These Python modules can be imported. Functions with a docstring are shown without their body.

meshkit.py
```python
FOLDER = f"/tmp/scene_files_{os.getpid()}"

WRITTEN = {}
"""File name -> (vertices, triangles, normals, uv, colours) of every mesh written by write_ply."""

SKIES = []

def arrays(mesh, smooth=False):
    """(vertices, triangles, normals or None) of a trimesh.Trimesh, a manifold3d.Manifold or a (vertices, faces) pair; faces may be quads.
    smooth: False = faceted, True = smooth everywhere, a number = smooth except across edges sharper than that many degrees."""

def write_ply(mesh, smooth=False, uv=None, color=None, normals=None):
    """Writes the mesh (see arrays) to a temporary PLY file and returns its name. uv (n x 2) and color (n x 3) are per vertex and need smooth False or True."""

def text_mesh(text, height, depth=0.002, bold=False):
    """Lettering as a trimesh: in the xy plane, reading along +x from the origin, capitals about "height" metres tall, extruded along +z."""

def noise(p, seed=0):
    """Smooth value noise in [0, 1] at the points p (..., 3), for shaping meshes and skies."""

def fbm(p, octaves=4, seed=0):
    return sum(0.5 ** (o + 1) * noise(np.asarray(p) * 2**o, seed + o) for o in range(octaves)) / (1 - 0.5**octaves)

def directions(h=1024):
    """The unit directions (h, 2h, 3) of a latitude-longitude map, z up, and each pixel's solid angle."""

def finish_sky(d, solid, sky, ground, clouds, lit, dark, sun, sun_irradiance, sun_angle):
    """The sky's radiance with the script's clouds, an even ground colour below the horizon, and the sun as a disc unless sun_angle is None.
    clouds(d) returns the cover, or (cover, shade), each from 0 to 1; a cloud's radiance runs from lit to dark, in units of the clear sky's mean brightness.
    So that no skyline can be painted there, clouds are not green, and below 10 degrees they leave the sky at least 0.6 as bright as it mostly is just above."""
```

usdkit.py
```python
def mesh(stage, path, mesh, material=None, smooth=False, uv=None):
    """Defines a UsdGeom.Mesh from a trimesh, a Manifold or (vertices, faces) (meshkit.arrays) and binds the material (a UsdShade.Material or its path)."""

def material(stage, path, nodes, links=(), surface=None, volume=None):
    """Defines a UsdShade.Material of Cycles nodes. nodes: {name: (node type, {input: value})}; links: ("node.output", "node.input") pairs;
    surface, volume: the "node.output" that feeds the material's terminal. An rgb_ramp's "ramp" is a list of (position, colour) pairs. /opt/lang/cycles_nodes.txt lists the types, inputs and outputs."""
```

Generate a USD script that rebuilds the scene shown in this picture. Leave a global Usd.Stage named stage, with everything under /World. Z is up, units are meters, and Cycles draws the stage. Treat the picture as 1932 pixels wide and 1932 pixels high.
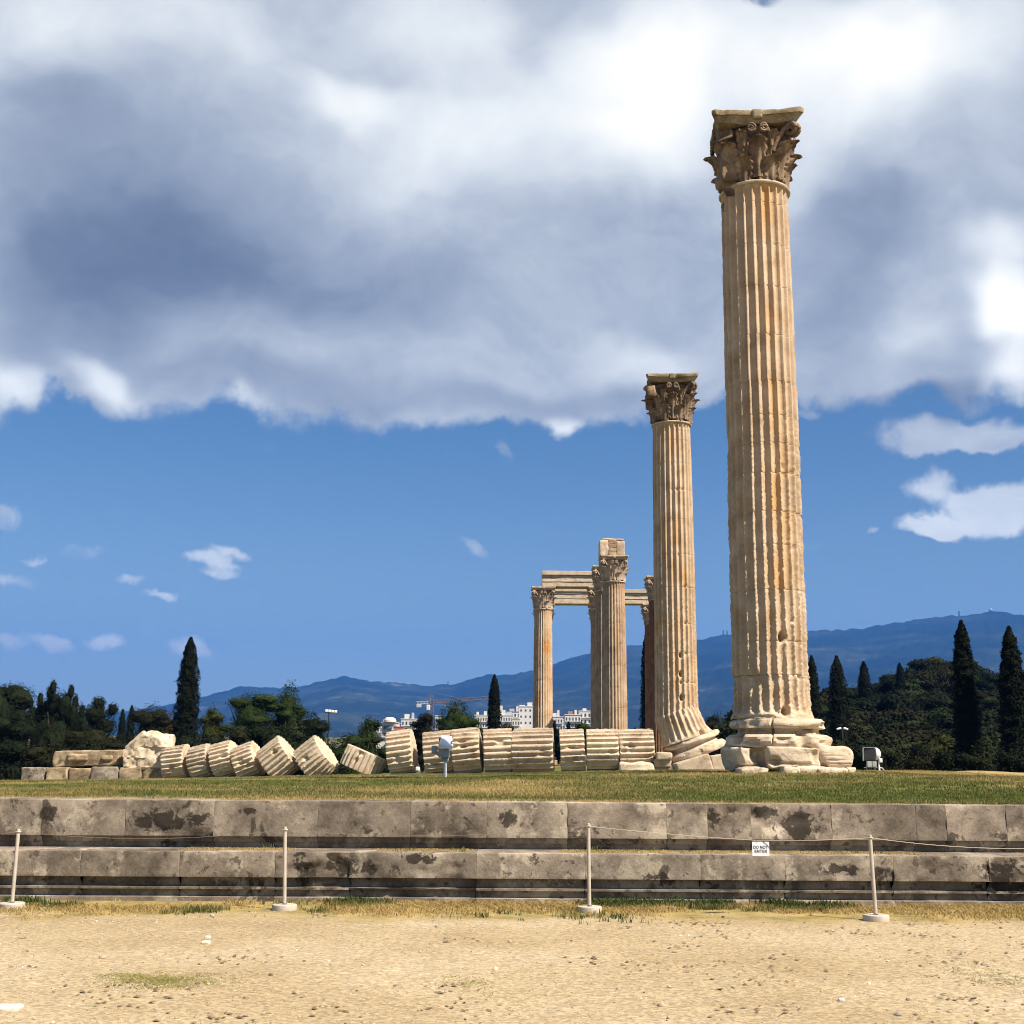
import math, random
import numpy as np
import trimesh
from scipy.interpolate import RBFInterpolator
import usdkit
import meshkit
from meshkit import fbm, noise
from pxr import Usd, UsdGeom, UsdLux, UsdShade, Gf, Sdf, Vt

stage = Usd.Stage.CreateInMemory()
UsdGeom.SetStageUpAxis(stage, UsdGeom.Tokens.z)
UsdGeom.SetStageMetersPerUnit(stage, 1.0)
UsdGeom.Xform.Define(stage, '/World')
UsdGeom.Scope.Define(stage, '/World/Looks')
PI = math.pi

# ------------------------------------------------------------------ camera
EYE = np.array([0.0, 0.0, 1.65])
PITCH, ROLL = math.radians(11.1), math.radians(0.36)
FP, CX = 2367.0, 966.0            # focal length and centre of a 1932 px wide picture
fw = np.array([0, math.cos(PITCH), math.sin(PITCH)])
up0 = np.array([0, -math.sin(PITCH), math.cos(PITCH)])
rt0 = np.array([1.0, 0, 0])
# the camera is rolled a little anticlockwise, so level things sink to the right
rt = rt0 * math.cos(ROLL) + up0 * math.sin(ROLL)
up = up0 * math.cos(ROLL) - rt0 * math.sin(ROLL)
cam = UsdGeom.Camera.Define(stage, '/World/camera')
m = Gf.Matrix4d(1.0)
for i, a in enumerate((rt, up, -fw)):
    m.SetRow(i, Gf.Vec4d(*map(float, a), 0))
m.SetRow(3, Gf.Vec4d(*map(float, EYE), 1))
cam.AddTransformOp().Set(m)
cam.CreateHorizontalApertureAttr(36.0)
cam.CreateVerticalApertureAttr(36.0)
cam.CreateFocalLengthAttr(36.0 * FP / 1932.0)
cam.CreateClippingRangeAttr(Gf.Vec2f(0.1, 60000.0))
EXPOSURE = 1.0
cam.CreateExposureAttr(EXPOSURE)


def ray(x, y):
    d = fw * FP + rt * (x - CX) + up * (CX - y)
    return d / np.linalg.norm(d)


def at(x, y, Y):
    """The point at depth Y (metres along +y) that a photograph position looks at."""
    d = ray(x, y)
    return EYE + d * (Y / d[1])


def mpp(Y):
    return Y / FP


# ------------------------------------------------------------------ sun and sky
SUN_AZ, SUN_EL = math.radians(127), math.radians(50)     # azimuth clockwise from +y
SUN = np.array([math.sin(SUN_AZ) * math.cos(SUN_EL), math.cos(SUN_AZ) * math.cos(SUN_EL), math.sin(SUN_EL)])
sun = UsdLux.DistantLight.Define(stage, '/World/sun')
sx = np.cross([0, 0, 1.0], SUN); sx /= np.linalg.norm(sx); sy = np.cross(SUN, sx)
m = Gf.Matrix4d(1.0)
for i, a in enumerate((sx, sy, SUN)):
    m.SetRow(i, Gf.Vec4d(*map(float, a), 0))
sun.AddTransformOp().Set(m)
sun.CreateIntensityAttr(1.25)
sun.CreateAngleAttr(0.5)
sun.CreateColorAttr(Gf.Vec3f(1.0, 0.90, 0.77))
sun.CreateNormalizeAttr(True)

SKY_STRENGTH = 0.05
HAZE_DENSITY, HAZE_TOP = 0.000082, 1130.0
HAZE_TAU = HAZE_DENSITY * HAZE_TOP
CLOUD = 1.0 * 2 ** -EXPOSURE / SKY_STRENGTH


def lin(r, g, b):
    return tuple(((c / 255) / 12.92 if c <= 10 else ((c / 255 + 0.055) / 1.055) ** 2.4) for c in (r, g, b))


def build_sky():
    N, L = {}, []
    N['tc'] = ('geometry', {})
    N['sky'] = ('sky_texture', {'sky_type': 'single_scattering', 'sun_disc': False, 'sun_elevation': SUN_EL, 'sun_rotation': SUN_AZ,
                                'altitude': 60.0, 'air_density': 1.0, 'aerosol_density': 0.9, 'ozone_density': 2.0})
    N['skyhsv'] = ('hsv', {'hue': 0.5, 'saturation': 1.22, 'value': 1.04, 'fac': 1.0})
    L.append(('sky.color', 'skyhsv.color'))
    # two sizes of turbulence bend the cloud outlines
    for nm, sc, amp, det in (('wa', 7.0, 0.085, 3), ('wb', 30.0, 0.030, 6)):
        N[nm] = ('noise_texture', {'scale': sc, 'detail': float(det), 'roughness': 0.6})
        L.append(('tc.position', nm + '.vector'))
        N[nm + 's'] = ('vector_math', {'math_type': 'subtract', 'vector2': (0.5, 0.5, 0.5)})
        N[nm + 'k'] = ('vector_math', {'math_type': 'scale', 'scale': amp})
        L += [(nm + '.color', nm + 's.vector1'), (nm + 's.vector', nm + 'k.vector1')]
    N['wac'] = ('vector_math', {'math_type': 'scale', 'scale': 0.022})
    N['w3a'] = ('vector_math', {'math_type': 'add'})
    N['w3'] = ('vector_math', {'math_type': 'add'})
    L += [('was.vector', 'wac.vector1'), ('tc.position', 'w3a.vector1'), ('wac.vector', 'w3a.vector2'), ('w3a.vector', 'w3.vector1'), ('wbk.vector', 'w3.vector2')]
    N['w1'] = ('vector_math', {'math_type': 'add'})
    N['w2'] = ('vector_math', {'math_type': 'add'})
    L += [('tc.position', 'w1.vector1'), ('wak.vector', 'w1.vector2'), ('w1.vector', 'w2.vector1'), ('wbk.vector', 'w2.vector2')]
    cnt = [0]

    def node(kind, **kw):
        cnt[0] += 1
        n = 'n%d' % cnt[0]
        N[n] = (kind, kw)
        return n

    def blob(x, y, rx, ry, rot=0, inner=0.25, src='w2.vector'):
        """1 inside an elliptical patch of sky, falling softly to 0 at its rim."""
        c = ray(x, y)
        k = 1.0 / FP
        mp = node('mapping', mapping_type='texture', location=tuple(c), rotation=(0, math.radians(rot), 0), scale=(rx * k, 0.35, ry * k))
        L.append((src, mp + '.vector'))
        ln = node('vector_math', math_type='length')
        L.append((mp + '.vector', ln + '.vector1'))
        mr = node('map_range', range_type='smootherstep', from_min=1.0, from_max=inner, to_min=0.0, to_max=1.0, clamp=True)
        L.append((ln + '.value', mr + '.value'))
        return mr + '.result'

    def mad(a, w, b=None):
        n = node('math', math_type='multiply_add', value2=float(w), value3=0.0)
        L.append((a, n + '.value1'))
        if b is not None:
            L.append((b, n + '.value3'))
        return n + '.value'

    def op(kind, a, b=None, v=None, clamp=False):
        n = node('math', math_type=kind, use_clamp=clamp)
        L.append((a, n + '.value1'))
        if b is not None:
            L.append((b, n + '.value2'))
        elif v is not None:
            N[n][1]['value2'] = float(v)
        return n + '.value'

    # --- the lower edge of the cloud deck, as an elevation over the azimuth
    N['sep'] = ('separate_xyz', {})
    L.append(('w2.vector', 'sep.vector'))
    edge = [(0, 775), (60, 770), (95, 742), (130, 778), (180, 815), (300, 800), (385, 780), (450, 812), (560, 800), (680, 790), (760, 810), (840, 828), (950, 812),
            (985, 798), (1040, 836), (1090, 812), (1200, 800), (1300, 785), (1500, 782), (1560, 785), (1660, 762), (1720, 752), (1800, 756), (1932, 750)]
    st = []
    for x, y in edge:
        d = ray(x, y)
        st.append(((d[0] + 0.5), (d[2], d[2], d[2])))
    ux = op('add', 'sep.x', v=0.5, clamp=True)
    N['edge'] = ('rgb_ramp', {'ramp': st})
    L.append((ux, 'edge.fac'))
    ez = op('subtract', 'sep.z', 'edge.color')
    mr = node('map_range', range_type='smoothstep', from_min=-0.006, from_max=0.018, to_min=0.0, to_max=1.0, clamp=True)
    L.append((ez, mr + '.value'))
    cover = mr + '.result'
    # the deck hangs over the far side of the sky only; the sun shines from a clear one
    fr_ = node('map_range', range_type='smoothstep', from_min=-0.10, from_max=0.42, to_min=0.0, to_max=1.0, clamp=True)
    L.append(('sep.y', fr_ + '.value'))
    cover = op('multiply', cover, fr_ + '.result')
    # --- loose clouds: position, half size, tilt, thickness
    loose = [(8, 978, 48, 34, 0, .55), (20, 1098, 70, 24, 10, .55), (60, 1058, 34, 14, 0, .4), (170, 1045, 80, 26, 0, .3), (405, 1060, 95, 22, 14, .8), (440, 1042, 60, 20, 5, .7),
             (420, 1086, 66, 14, 5, .6), (312, 1120, 48, 17, 10, .7), (250, 1088, 44, 18, 0, .4), (18, 1210, 38, 22, 0, .6), (95, 1212, 62, 21, 16, .85), (205, 1206, 66, 24, 0, .85),
             (365, 1222, 58, 28, 32, .75), (893, 1043, 44, 17, 14, .45), (1760, 915, 70, 42, 0, .75), (1860, 958, 130, 52, 12, .95), (1905, 935, 90, 44, 0, .9), (1762, 992, 100, 26, 4, .9),
             (1850, 1000, 130, 30, 0, .8), (1745, 815, 110, 42, 0, .85), (1860, 818, 130, 46, 0, .95), (1800, 840, 150, 30, 0, .6), (1520, 778, 26, 14, 0, .5), (1645, 1002, 24, 11, 0, .5), (1530, 1035, 40, 14, 0, .2), (1220, 1100, 50, 40, 30, .25), (950, 850, 30, 26, 60, .3), (940, 40, 1, 1, 0, 0)]
    puffs = None
    for x, y, rx, ry, rot, w in loose:
        if w:
            puffs = mad(blob(x, y, rx * 1.08, ry * 1.08, rot, 0.0, 'w3.vector'), w * 1.2, puffs)
    # a tear in the deck
    cover = mad(blob(1432, -4, 52, 26, 0, 0.0, 'w3.vector'), -0.6, cover)
    # faint veils over the clear band
    N['veil'] = ('noise_texture', {'scale': 9.0, 'detail': 5.0, 'roughness': 0.6})
    N['veilm'] = ('mapping', {'mapping_type': 'point', 'scale': (1.0, 1.0, 2.6)})
    L += [('tc.position', 'veilm.vector'), ('veilm.vector', 'veil.vector')]
    vm = node('map_range', range_type='smoothstep', from_min=0.62, from_max=0.85, to_min=0.0, to_max=0.25, clamp=True)
    L.append(('veil.fac', vm + '.value'))
    cover = op('add', cover, vm + '.result', clamp=True)

    N['cn'] = ('noise_texture', {'scale': 34.0, 'detail': 7.0, 'roughness': 0.62})
    L.append(('w1.vector', 'cn.vector'))
    cover = op('add', cover, mad('cn.fac', 0.8))
    sh_ = node('map_range', range_type='smoothstep', from_min=0.46, from_max=1.30, to_min=0.0, to_max=1.0, clamp=True)
    L.append((cover, sh_ + '.value'))
    cover = sh_ + '.result'
    N['pn'] = ('noise_texture', {'scale': 46.0, 'detail': 7.0, 'roughness': 0.66})
    L.append(('w3.vector', 'pn.vector'))
    pf = op('add', puffs, mad('pn.fac', 1.25))
    ps_ = node('map_range', range_type='smoothstep', from_min=0.76, from_max=1.6, to_min=0.0, to_max=0.9, clamp=True)
    L.append((pf, ps_ + '.value'))
    cover = op('maximum', cover, ps_ + '.result')

    # --- how bright the cloud is
    N['ba'] = ('noise_texture', {'scale': 6.5, 'detail': 6.0, 'roughness': 0.55, 'distortion': 0.3})
    N['bb'] = ('noise_texture', {'scale': 22.0, 'detail': 5.0, 'roughness': 0.6})
    N['bm'] = ('mapping', {'mapping_type': 'point', 'scale': (1.0, 1.0, 1.5)})
    L += [('w1.vector', 'bm.vector'), ('bm.vector', 'ba.vector'), ('bm.vector', 'bb.vector')]
    b = mad('ba.fac', 0.30)
    b = mad('bb.fac', 0.15, b)
    N['bc'] = ('noise_texture', {'scale': 60.0, 'detail': 6.0, 'roughness': 0.65})
    L.append(('bm.vector', 'bc.vector'))
    b = mad('bc.fac', 0.07, b)
    b = op('add', b, v=0.235)
    patches = [(1150, 170, 320, 190, 0, .32), (640, 190, 150, 70, 10, .3), (860, 250, 280, 150, 0, .27), (1330, 110, 340, 200, 0, .28), (1580, 110, 260, 230, 0, .28),
               (1240, 260, 190, 90, 0, .2), (1900, 575, 120, 85, 30, .65), (1880, 460, 110, 80, 0, .3), (1930, 690, 90, 80, 0, .35), (300, 40, 420, 130, 0, .22), (60, 60, 200, 110, 0, .14),
               (190, 735, 110, 55, 30, .3), (30, 715, 80, 60, 0, .3), (440, 792, 100, 34, 0, .16), (1220, 680, 220, 80, 10, .2), (1040, 810, 80, 50, 0, .22), (1790, 830, 200, 60, 0, .12),
               (700, 330, 280, 80, 20, .12), (1100, 340, 280, 80, 0, .14), (1780, 70, 320, 170, 0, .27), (850, 40, 320, 120, 0, .27), (1720, 640, 130, 60, 0, .12), (1480, 330, 160, 110, 0, .15),
               (230, 430, 380, 280, 0, -.26), (130, 570, 260, 200, 0, -.16), (480, 500, 360, 170, 0, -.16), (780, 560, 420, 130, 0, -.1), (1620, 400, 170, 120, 30, -.15),
               (1570, 600, 130, 220, 0, -.12), (1800, 742, 210, 40, -4, -.2), (1010, 70, 90, 70, 30, -.14), (120, 190, 200, 60, 0, -.06), (560, 740, 520, 70, 0, -.13), (1050, 760, 420, 60, 0, -.12), (1750, 850, 300, 60, 0, -.05)]
    for x, y, rx, ry, rot, w in patches:
        b = mad(blob(x, y, rx, ry, rot, 0.0, 'w1.vector'), w, b)
    # loose low clouds are pale and a little rosy
    for x, y, rx, ry, rot in ((1850, 960, 200, 110, 0), (220, 1110, 420, 150, 0)):
        b = mad(blob(x, y, rx, ry, rot, 0.5, 'tc.position'), .12, b)
    N['cr'] = ('rgb_ramp', {'ramp': [(0.0, lin(90, 104, 132)), (0.2, lin(116, 130, 155)), (0.42, lin(156, 168, 187)), (0.6, lin(197, 205, 216)), (0.78, lin(230, 235, 239)), (0.92, lin(250, 251, 250)),
                                     (1.0, (1.05, 1.04, 1.02))]})
    L.append((b, 'cr.fac'))
    # seen through the haze a cloud loses T and gains a blue veil: start it whiter by as much
    zc = op('maximum', op('add', 'sep.z', v=0.0), v=0.17)
    T = op('exponent', op('divide', zc, None, 1.0)) if False else None
    n1 = node('math', math_type='divide', value1=-HAZE_TAU)
    L.append((zc, n1 + '.value2'))
    T = op('exponent', n1 + '.value')
    n2 = node('math', math_type='subtract', value1=1.0)
    L.append((T, n2 + '.value2'))
    N['hz'] = ('vector_math', {'math_type': 'scale', 'vector1': (0.03, 0.09, 0.27)})
    N['hs'] = ('vector_math', {'math_type': 'subtract'})
    N['hm'] = ('vector_math', {'math_type': 'maximum', 'vector2': (0.02, 0.03, 0.04)})
    N['it'] = ('math', {'math_type': 'divide', 'value1': CLOUD})
    L += [(n2 + '.value', 'hz.scale'), ('cr.color', 'hs.vector1'), ('hz.vector', 'hs.vector2'), ('hs.vector', 'hm.vector1'), (T, 'it.value2')]
    N['cs'] = ('vector_math', {'math_type': 'scale'})
    L += [('hm.vector', 'cs.vector1'), ('it.value', 'cs.scale')]
    # the clear sky pales towards the horizon
    N['pz'] = ('separate_xyz', {})
    hz_ = node('map_range', range_type='smoothstep', from_min=0.26, from_max=-0.02, to_min=0.0, to_max=0.55, clamp=True)
    N['pale'] = ('mix', {'mix_type': 'mix', 'use_clamp': False, 'color2': tuple(CLOUD * q for q in (0.42, 0.60, 0.80))})
    L += [('tc.position', 'pz.vector'), ('pz.z', hz_ + '.value'), (hz_ + '.result', 'pale.fac'), ('skyhsv.color', 'pale.color1')]
    N['mix'] = ('mix', {'mix_type': 'mix', 'use_clamp': False})
    L += [(cover, 'mix.fac'), ('pale.color', 'mix.color1'), ('cs.vector', 'mix.color2')]
    N['bg'] = ('background_shader', {'strength': SKY_STRENGTH})
    L.append(('mix.color', 'bg.color'))
    mat = usdkit.material(stage, '/World/Looks/sky', N, L, surface='bg.background')
    dome = UsdLux.DomeLight.Define(stage, '/World/sky')
    UsdShade.MaterialBindingAPI.Apply(dome.GetPrim()).Bind(mat)
    dome.GetPrim().SetCustomDataByKey('kind', 'structure')


build_sky()

# ------------------------------------------------------------------ helpers
taken = {}


def numbered(parent, name):
    k = (parent, name)
    n = taken.get(k, 0)
    taken[k] = n + 1
    return '%s/%s' % (parent, name) if n == 0 else '%s/%s_%03d' % (parent, name, n)


def tag(p, label=None, cat=None, group=None, kind=None):
    p = p.GetPrim() if hasattr(p, 'GetPrim') else p
    for k, v in (('label', label), ('category', cat), ('group', group), ('kind', kind)):
        if v:
            p.SetCustomDataByKey(k, v)
    return p


def thing(name, label=None, cat=None, group=None, kind=None, loc=(0, 0, 0), rz=0.0, parent='/World', scale=None):
    x = UsdGeom.Xform.Define(stage, numbered(parent, name))
    x.AddTranslateOp().Set(Gf.Vec3d(*map(float, loc)))
    if rz:
        x.AddRotateZOp().Set(float(rz))
    if scale is not None:
        x.AddScaleOp().Set(Gf.Vec3f(*map(float, scale)))
    tag(x, label, cat, group, kind)
    return str(x.GetPath())


def part(parent, name, mesh, mat, smooth=False, label=None, stain=None, **kw):
    path = numbered(parent, name)
    g = usdkit.mesh(stage, path, mesh, mat, smooth=smooth)
    if stain is not None:
        UsdGeom.PrimvarsAPI(g).CreatePrimvar('stain', Sdf.ValueTypeNames.FloatArray, 'vertex').Set(Vt.FloatArray.FromNumpy(np.asarray(stain, np.float32)))
    tag(g, label, **kw)
    return path


def cat(*ms):
    vs, fs, n = [], [], 0
    for mm in ms:
        v, f = (np.asarray(mm.vertices), np.asarray(mm.faces)) if hasattr(mm, 'vertices') else (np.asarray(mm[0]), np.asarray(mm[1]))
        vs.append(v); fs.append(f + n); n += len(v)
    return np.vstack(vs), np.vstack(fs)


def gridfaces(nu, nv, wrap=False):
    iu = np.arange(nu if wrap else nu - 1)
    a, b = np.meshgrid(iu, np.arange(nv - 1), indexing='ij')
    a2 = (a + 1) % nu
    i0, i1, i2, i3 = a * nv + b, a2 * nv + b, a2 * nv + b + 1, a * nv + b + 1
    q = np.stack([i0, i1, i2, i3], -1).reshape(-1, 4)
    return np.vstack([q[:, [0, 1, 2]], q[:, [0, 2, 3]]])


def rbox(cx, cy, cz, sx, sy, sz, r=0.05, amp=0.0, freq=2.0, seed=0, n=8, chips=0, chipd=None):
    """A block with rounded, weathered edges."""
    u = np.linspace(-1, 1, n + 1)
    a, b = np.meshgrid(u, u, indexing='ij')
    o = np.ones_like(a)
    vs, fs = [], []
    for k, (P, flip) in enumerate((((o, a, b), 0), ((-o, a, b), 1), ((a, o, b), 1), ((a, -o, b), 0), ((a, b, o), 0), ((a, b, -o), 1))):
        f = gridfaces(n + 1, n + 1) + k * (n + 1) ** 2
        fs.append(f[:, ::-1] if flip else f)
        vs.append(np.stack(P, -1).reshape(-1, 3))
    mesh = trimesh.Trimesh(np.vstack(vs), np.vstack(fs), process=False)
    mesh.merge_vertices()
    h = np.array([sx, sy, sz]) / 2
    r = min(r, h.min() * 0.95)
    p = mesh.vertices * h
    q = np.clip(p, -(h - r), h - r)
    d = p - q
    ln = np.linalg.norm(d, axis=1, keepdims=True)
    p = np.where(ln > 1e-9, q + d / np.maximum(ln, 1e-9) * r, p)
    if amp:
        s = np.array([seed * 7.13, seed * 3.7, seed * 1.9])
        nrm = p / h
        nrm = nrm ** 3
        nrm /= np.maximum(np.linalg.norm(nrm, axis=1, keepdims=True), 1e-9)
        w = (fbm(p * freq + s, 4, seed) - 0.5) * 2
        w2 = (fbm(p * freq * 0.45 + s + 9, 2, seed + 5) - 0.5) * 2
        p = p + nrm * (amp * (w + w2))[:, None]
    out = (p, np.asarray(mesh.faces))
    if chips:
        out = chip(out, chips, chipd or min(sx, sy, sz) * .12, seed + 900)
    return out[0] + np.array([cx, cy, cz]), out[1]


def chip(mesh, n, depth, seed, outward=None, soft=False):
    """Breaks corners off: shears the surface along random flat fracture planes."""
    v = np.array(mesh[0], float)
    rng = np.random.RandomState(seed)
    c = v.mean(0)
    for i in range(n):
        p = v[rng.randint(len(v))]
        nrm = (p - c) / max(np.linalg.norm(p - c), 1e-6) if outward is None else outward(p, c)
        nrm = nrm + rng.randn(3) * .55
        nrm /= np.linalg.norm(nrm)
        d = (v - p) @ nrm
        top = d.max()
        cutoff = max(-depth * rng.uniform(.3, 1.0), -depth) if top < depth else top - depth * rng.uniform(.3, 1.0)
        dist = np.linalg.norm(v - p, axis=1)
        near = np.clip((depth * 6.0 - dist) / (depth * 1.2), 0, 1) if soft else (dist < depth * 9) * 1.0
        o = near * np.clip(d - cutoff, 0, depth * 1.5)
        rough = 1 - .22 * noise(v * 11 + i, seed + i)
        v -= (o * rough)[:, None] * nrm
    return v, mesh[1]


def dent(mesh, marks):
    """Hollows knocked out of a surface: (centre, reach along x, reach along z, depth), driven in towards the middle."""
    v = np.array(mesh[0], float)
    c = v.mean(0)
    for p, rx, rz_, dp in marks:
        p = np.asarray(p, float)
        n_ = p - c; n_[2] *= .3; n_ /= max(np.linalg.norm(n_), 1e-6)
        d = v - p
        t_ = np.array([-n_[1], n_[0], 0]); t_ /= max(np.linalg.norm(t_), 1e-6)
        q = ((d @ t_) / rx) ** 2 + (d[:, 2] / rz_) ** 2
        q = q * (.55 + .9 * noise(v * 7 + dp * 31, 3))
        w_ = np.exp(-q ** 2.2) * (d @ n_ > -max(rx, rz_) * 1.6)
        v -= n_ * (dp * w_)[:, None]
    return v, mesh[1]


def radial(p, c):
    q = np.array([p[0] - c[0], p[1] - c[1], 0])
    return q / max(np.linalg.norm(q), 1e-6)


def rot_mesh(mesh, R, pivot=(0, 0, 0)):
    v = np.asarray(mesh[0]) - pivot
    return v @ np.asarray(R).T + pivot, mesh[1]


def Ry(deg):
    a = math.radians(deg); c, s = math.cos(a), math.sin(a)
    return np.array([[c, 0, s], [0, 1, 0], [-s, 0, c]])


def Rz(deg):
    a = math.radians(deg); c, s = math.cos(a), math.sin(a)
    return np.array([[c, -s, 0], [s, c, 0], [0, 0, 1]])


def Rx(deg):
    a = math.radians(deg); c, s = math.cos(a), math.sin(a)
    return np.array([[1, 0, 0], [0, c, -s], [0, s, c]])


def tube(pts, radii, n=6, caps=True):
    pts = np.asarray(pts, float)
    radii = np.broadcast_to(np.asarray(radii, float), (len(pts),))
    t = np.gradient(pts, axis=0)
    t /= np.maximum(np.linalg.norm(t, axis=1, keepdims=True), 1e-9)
    ref = np.array([0, 0, 1.0]) if abs(t[:, 2]).mean() < 0.8 else np.array([0, 1.0, 0.2])
    a = np.cross(t, ref); a /= np.maximum(np.linalg.norm(a, axis=1, keepdims=True), 1e-9)
    b = np.cross(t, a)
    th = np.arange(n) * 2 * PI / n
    P = pts[None] + radii[None, :, None] * (np.cos(th)[:, None, None] * a[None] + np.sin(th)[:, None, None] * b[None])
    v = P.reshape(-1, 3)
    f = gridfaces(n, len(pts), True)
    if caps:
        k = len(pts)
        v = np.vstack([v, pts[0], pts[-1]])
        c0, c1 = len(v) - 2, len(v) - 1
        ex = [[c0, ((i + 1) % n) * k, i * k] for i in range(n)] + [[c1, i * k + k - 1, ((i + 1) % n) * k + k - 1] for i in range(n)]
        f = np.vstack([f, ex])
    return v, f[:, ::-1]


def lathe(prof, n=96, damage=0.0, freq=2.0, seed=0, cap=True, thr=0.5):
    """prof: (r, z) pairs from bottom to top."""
    pr = []
    for (r0, z0), (r1, z1) in zip(prof[:-1], prof[1:]):
        k = max(1, int(math.hypot(r1 - r0, z1 - z0) / 0.05))
        for i in range(k):
            t = i / k
            pr.append((r0 + (r1 - r0) * t, z0 + (z1 - z0) * t))
    pr.append(prof[-1])
    pr = np.array(pr)
    th = np.arange(n) * 2 * PI / n
    r = np.repeat(pr[None, :, 0], n, 0); z = np.repeat(pr[None, :, 1], n, 0)
    P = np.stack([r * np.cos(th)[:, None], r * np.sin(th)[:, None], z], -1)
    if damage:
        w = fbm(P * freq + seed * 3.3, 4, seed)
        w2 = fbm(P * freq * 4 + seed, 3, seed + 2) - 0.5
        cut = np.clip((w - thr) * 3, 0, 1) * damage + w2 * damage * 0.25
        P[..., 0] -= cut * np.cos(th)[:, None]; P[..., 1] -= cut * np.sin(th)[:, None]
    v = P.reshape(-1, 3); f = gridfaces(n, len(pr), True)
    if cap:
        k = len(pr)
        v = np.vstack([v, [0, 0, pr[0, 1]], [0, 0, pr[-1, 1]]])
        c0, c1 = len(v) - 2, len(v) - 1
        ex = [[c0, ((i + 1) % n) * k, i * k] for i in range(n)] + [[c1, i * k + k - 1, ((i + 1) % n) * k + k - 1] for i in range(n)]
        f = np.vstack([f, ex])
    return v, f


def box(x0, x1, y0, y1, z0, z1):
    b = trimesh.creation.box([x1 - x0, y1 - y0, z1 - z0])
    b.apply_translation([(x0 + x1) / 2, (y0 + y1) / 2, (z0 + z1) / 2])
    return np.asarray(b.vertices), np.asarray(b.faces)


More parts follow.
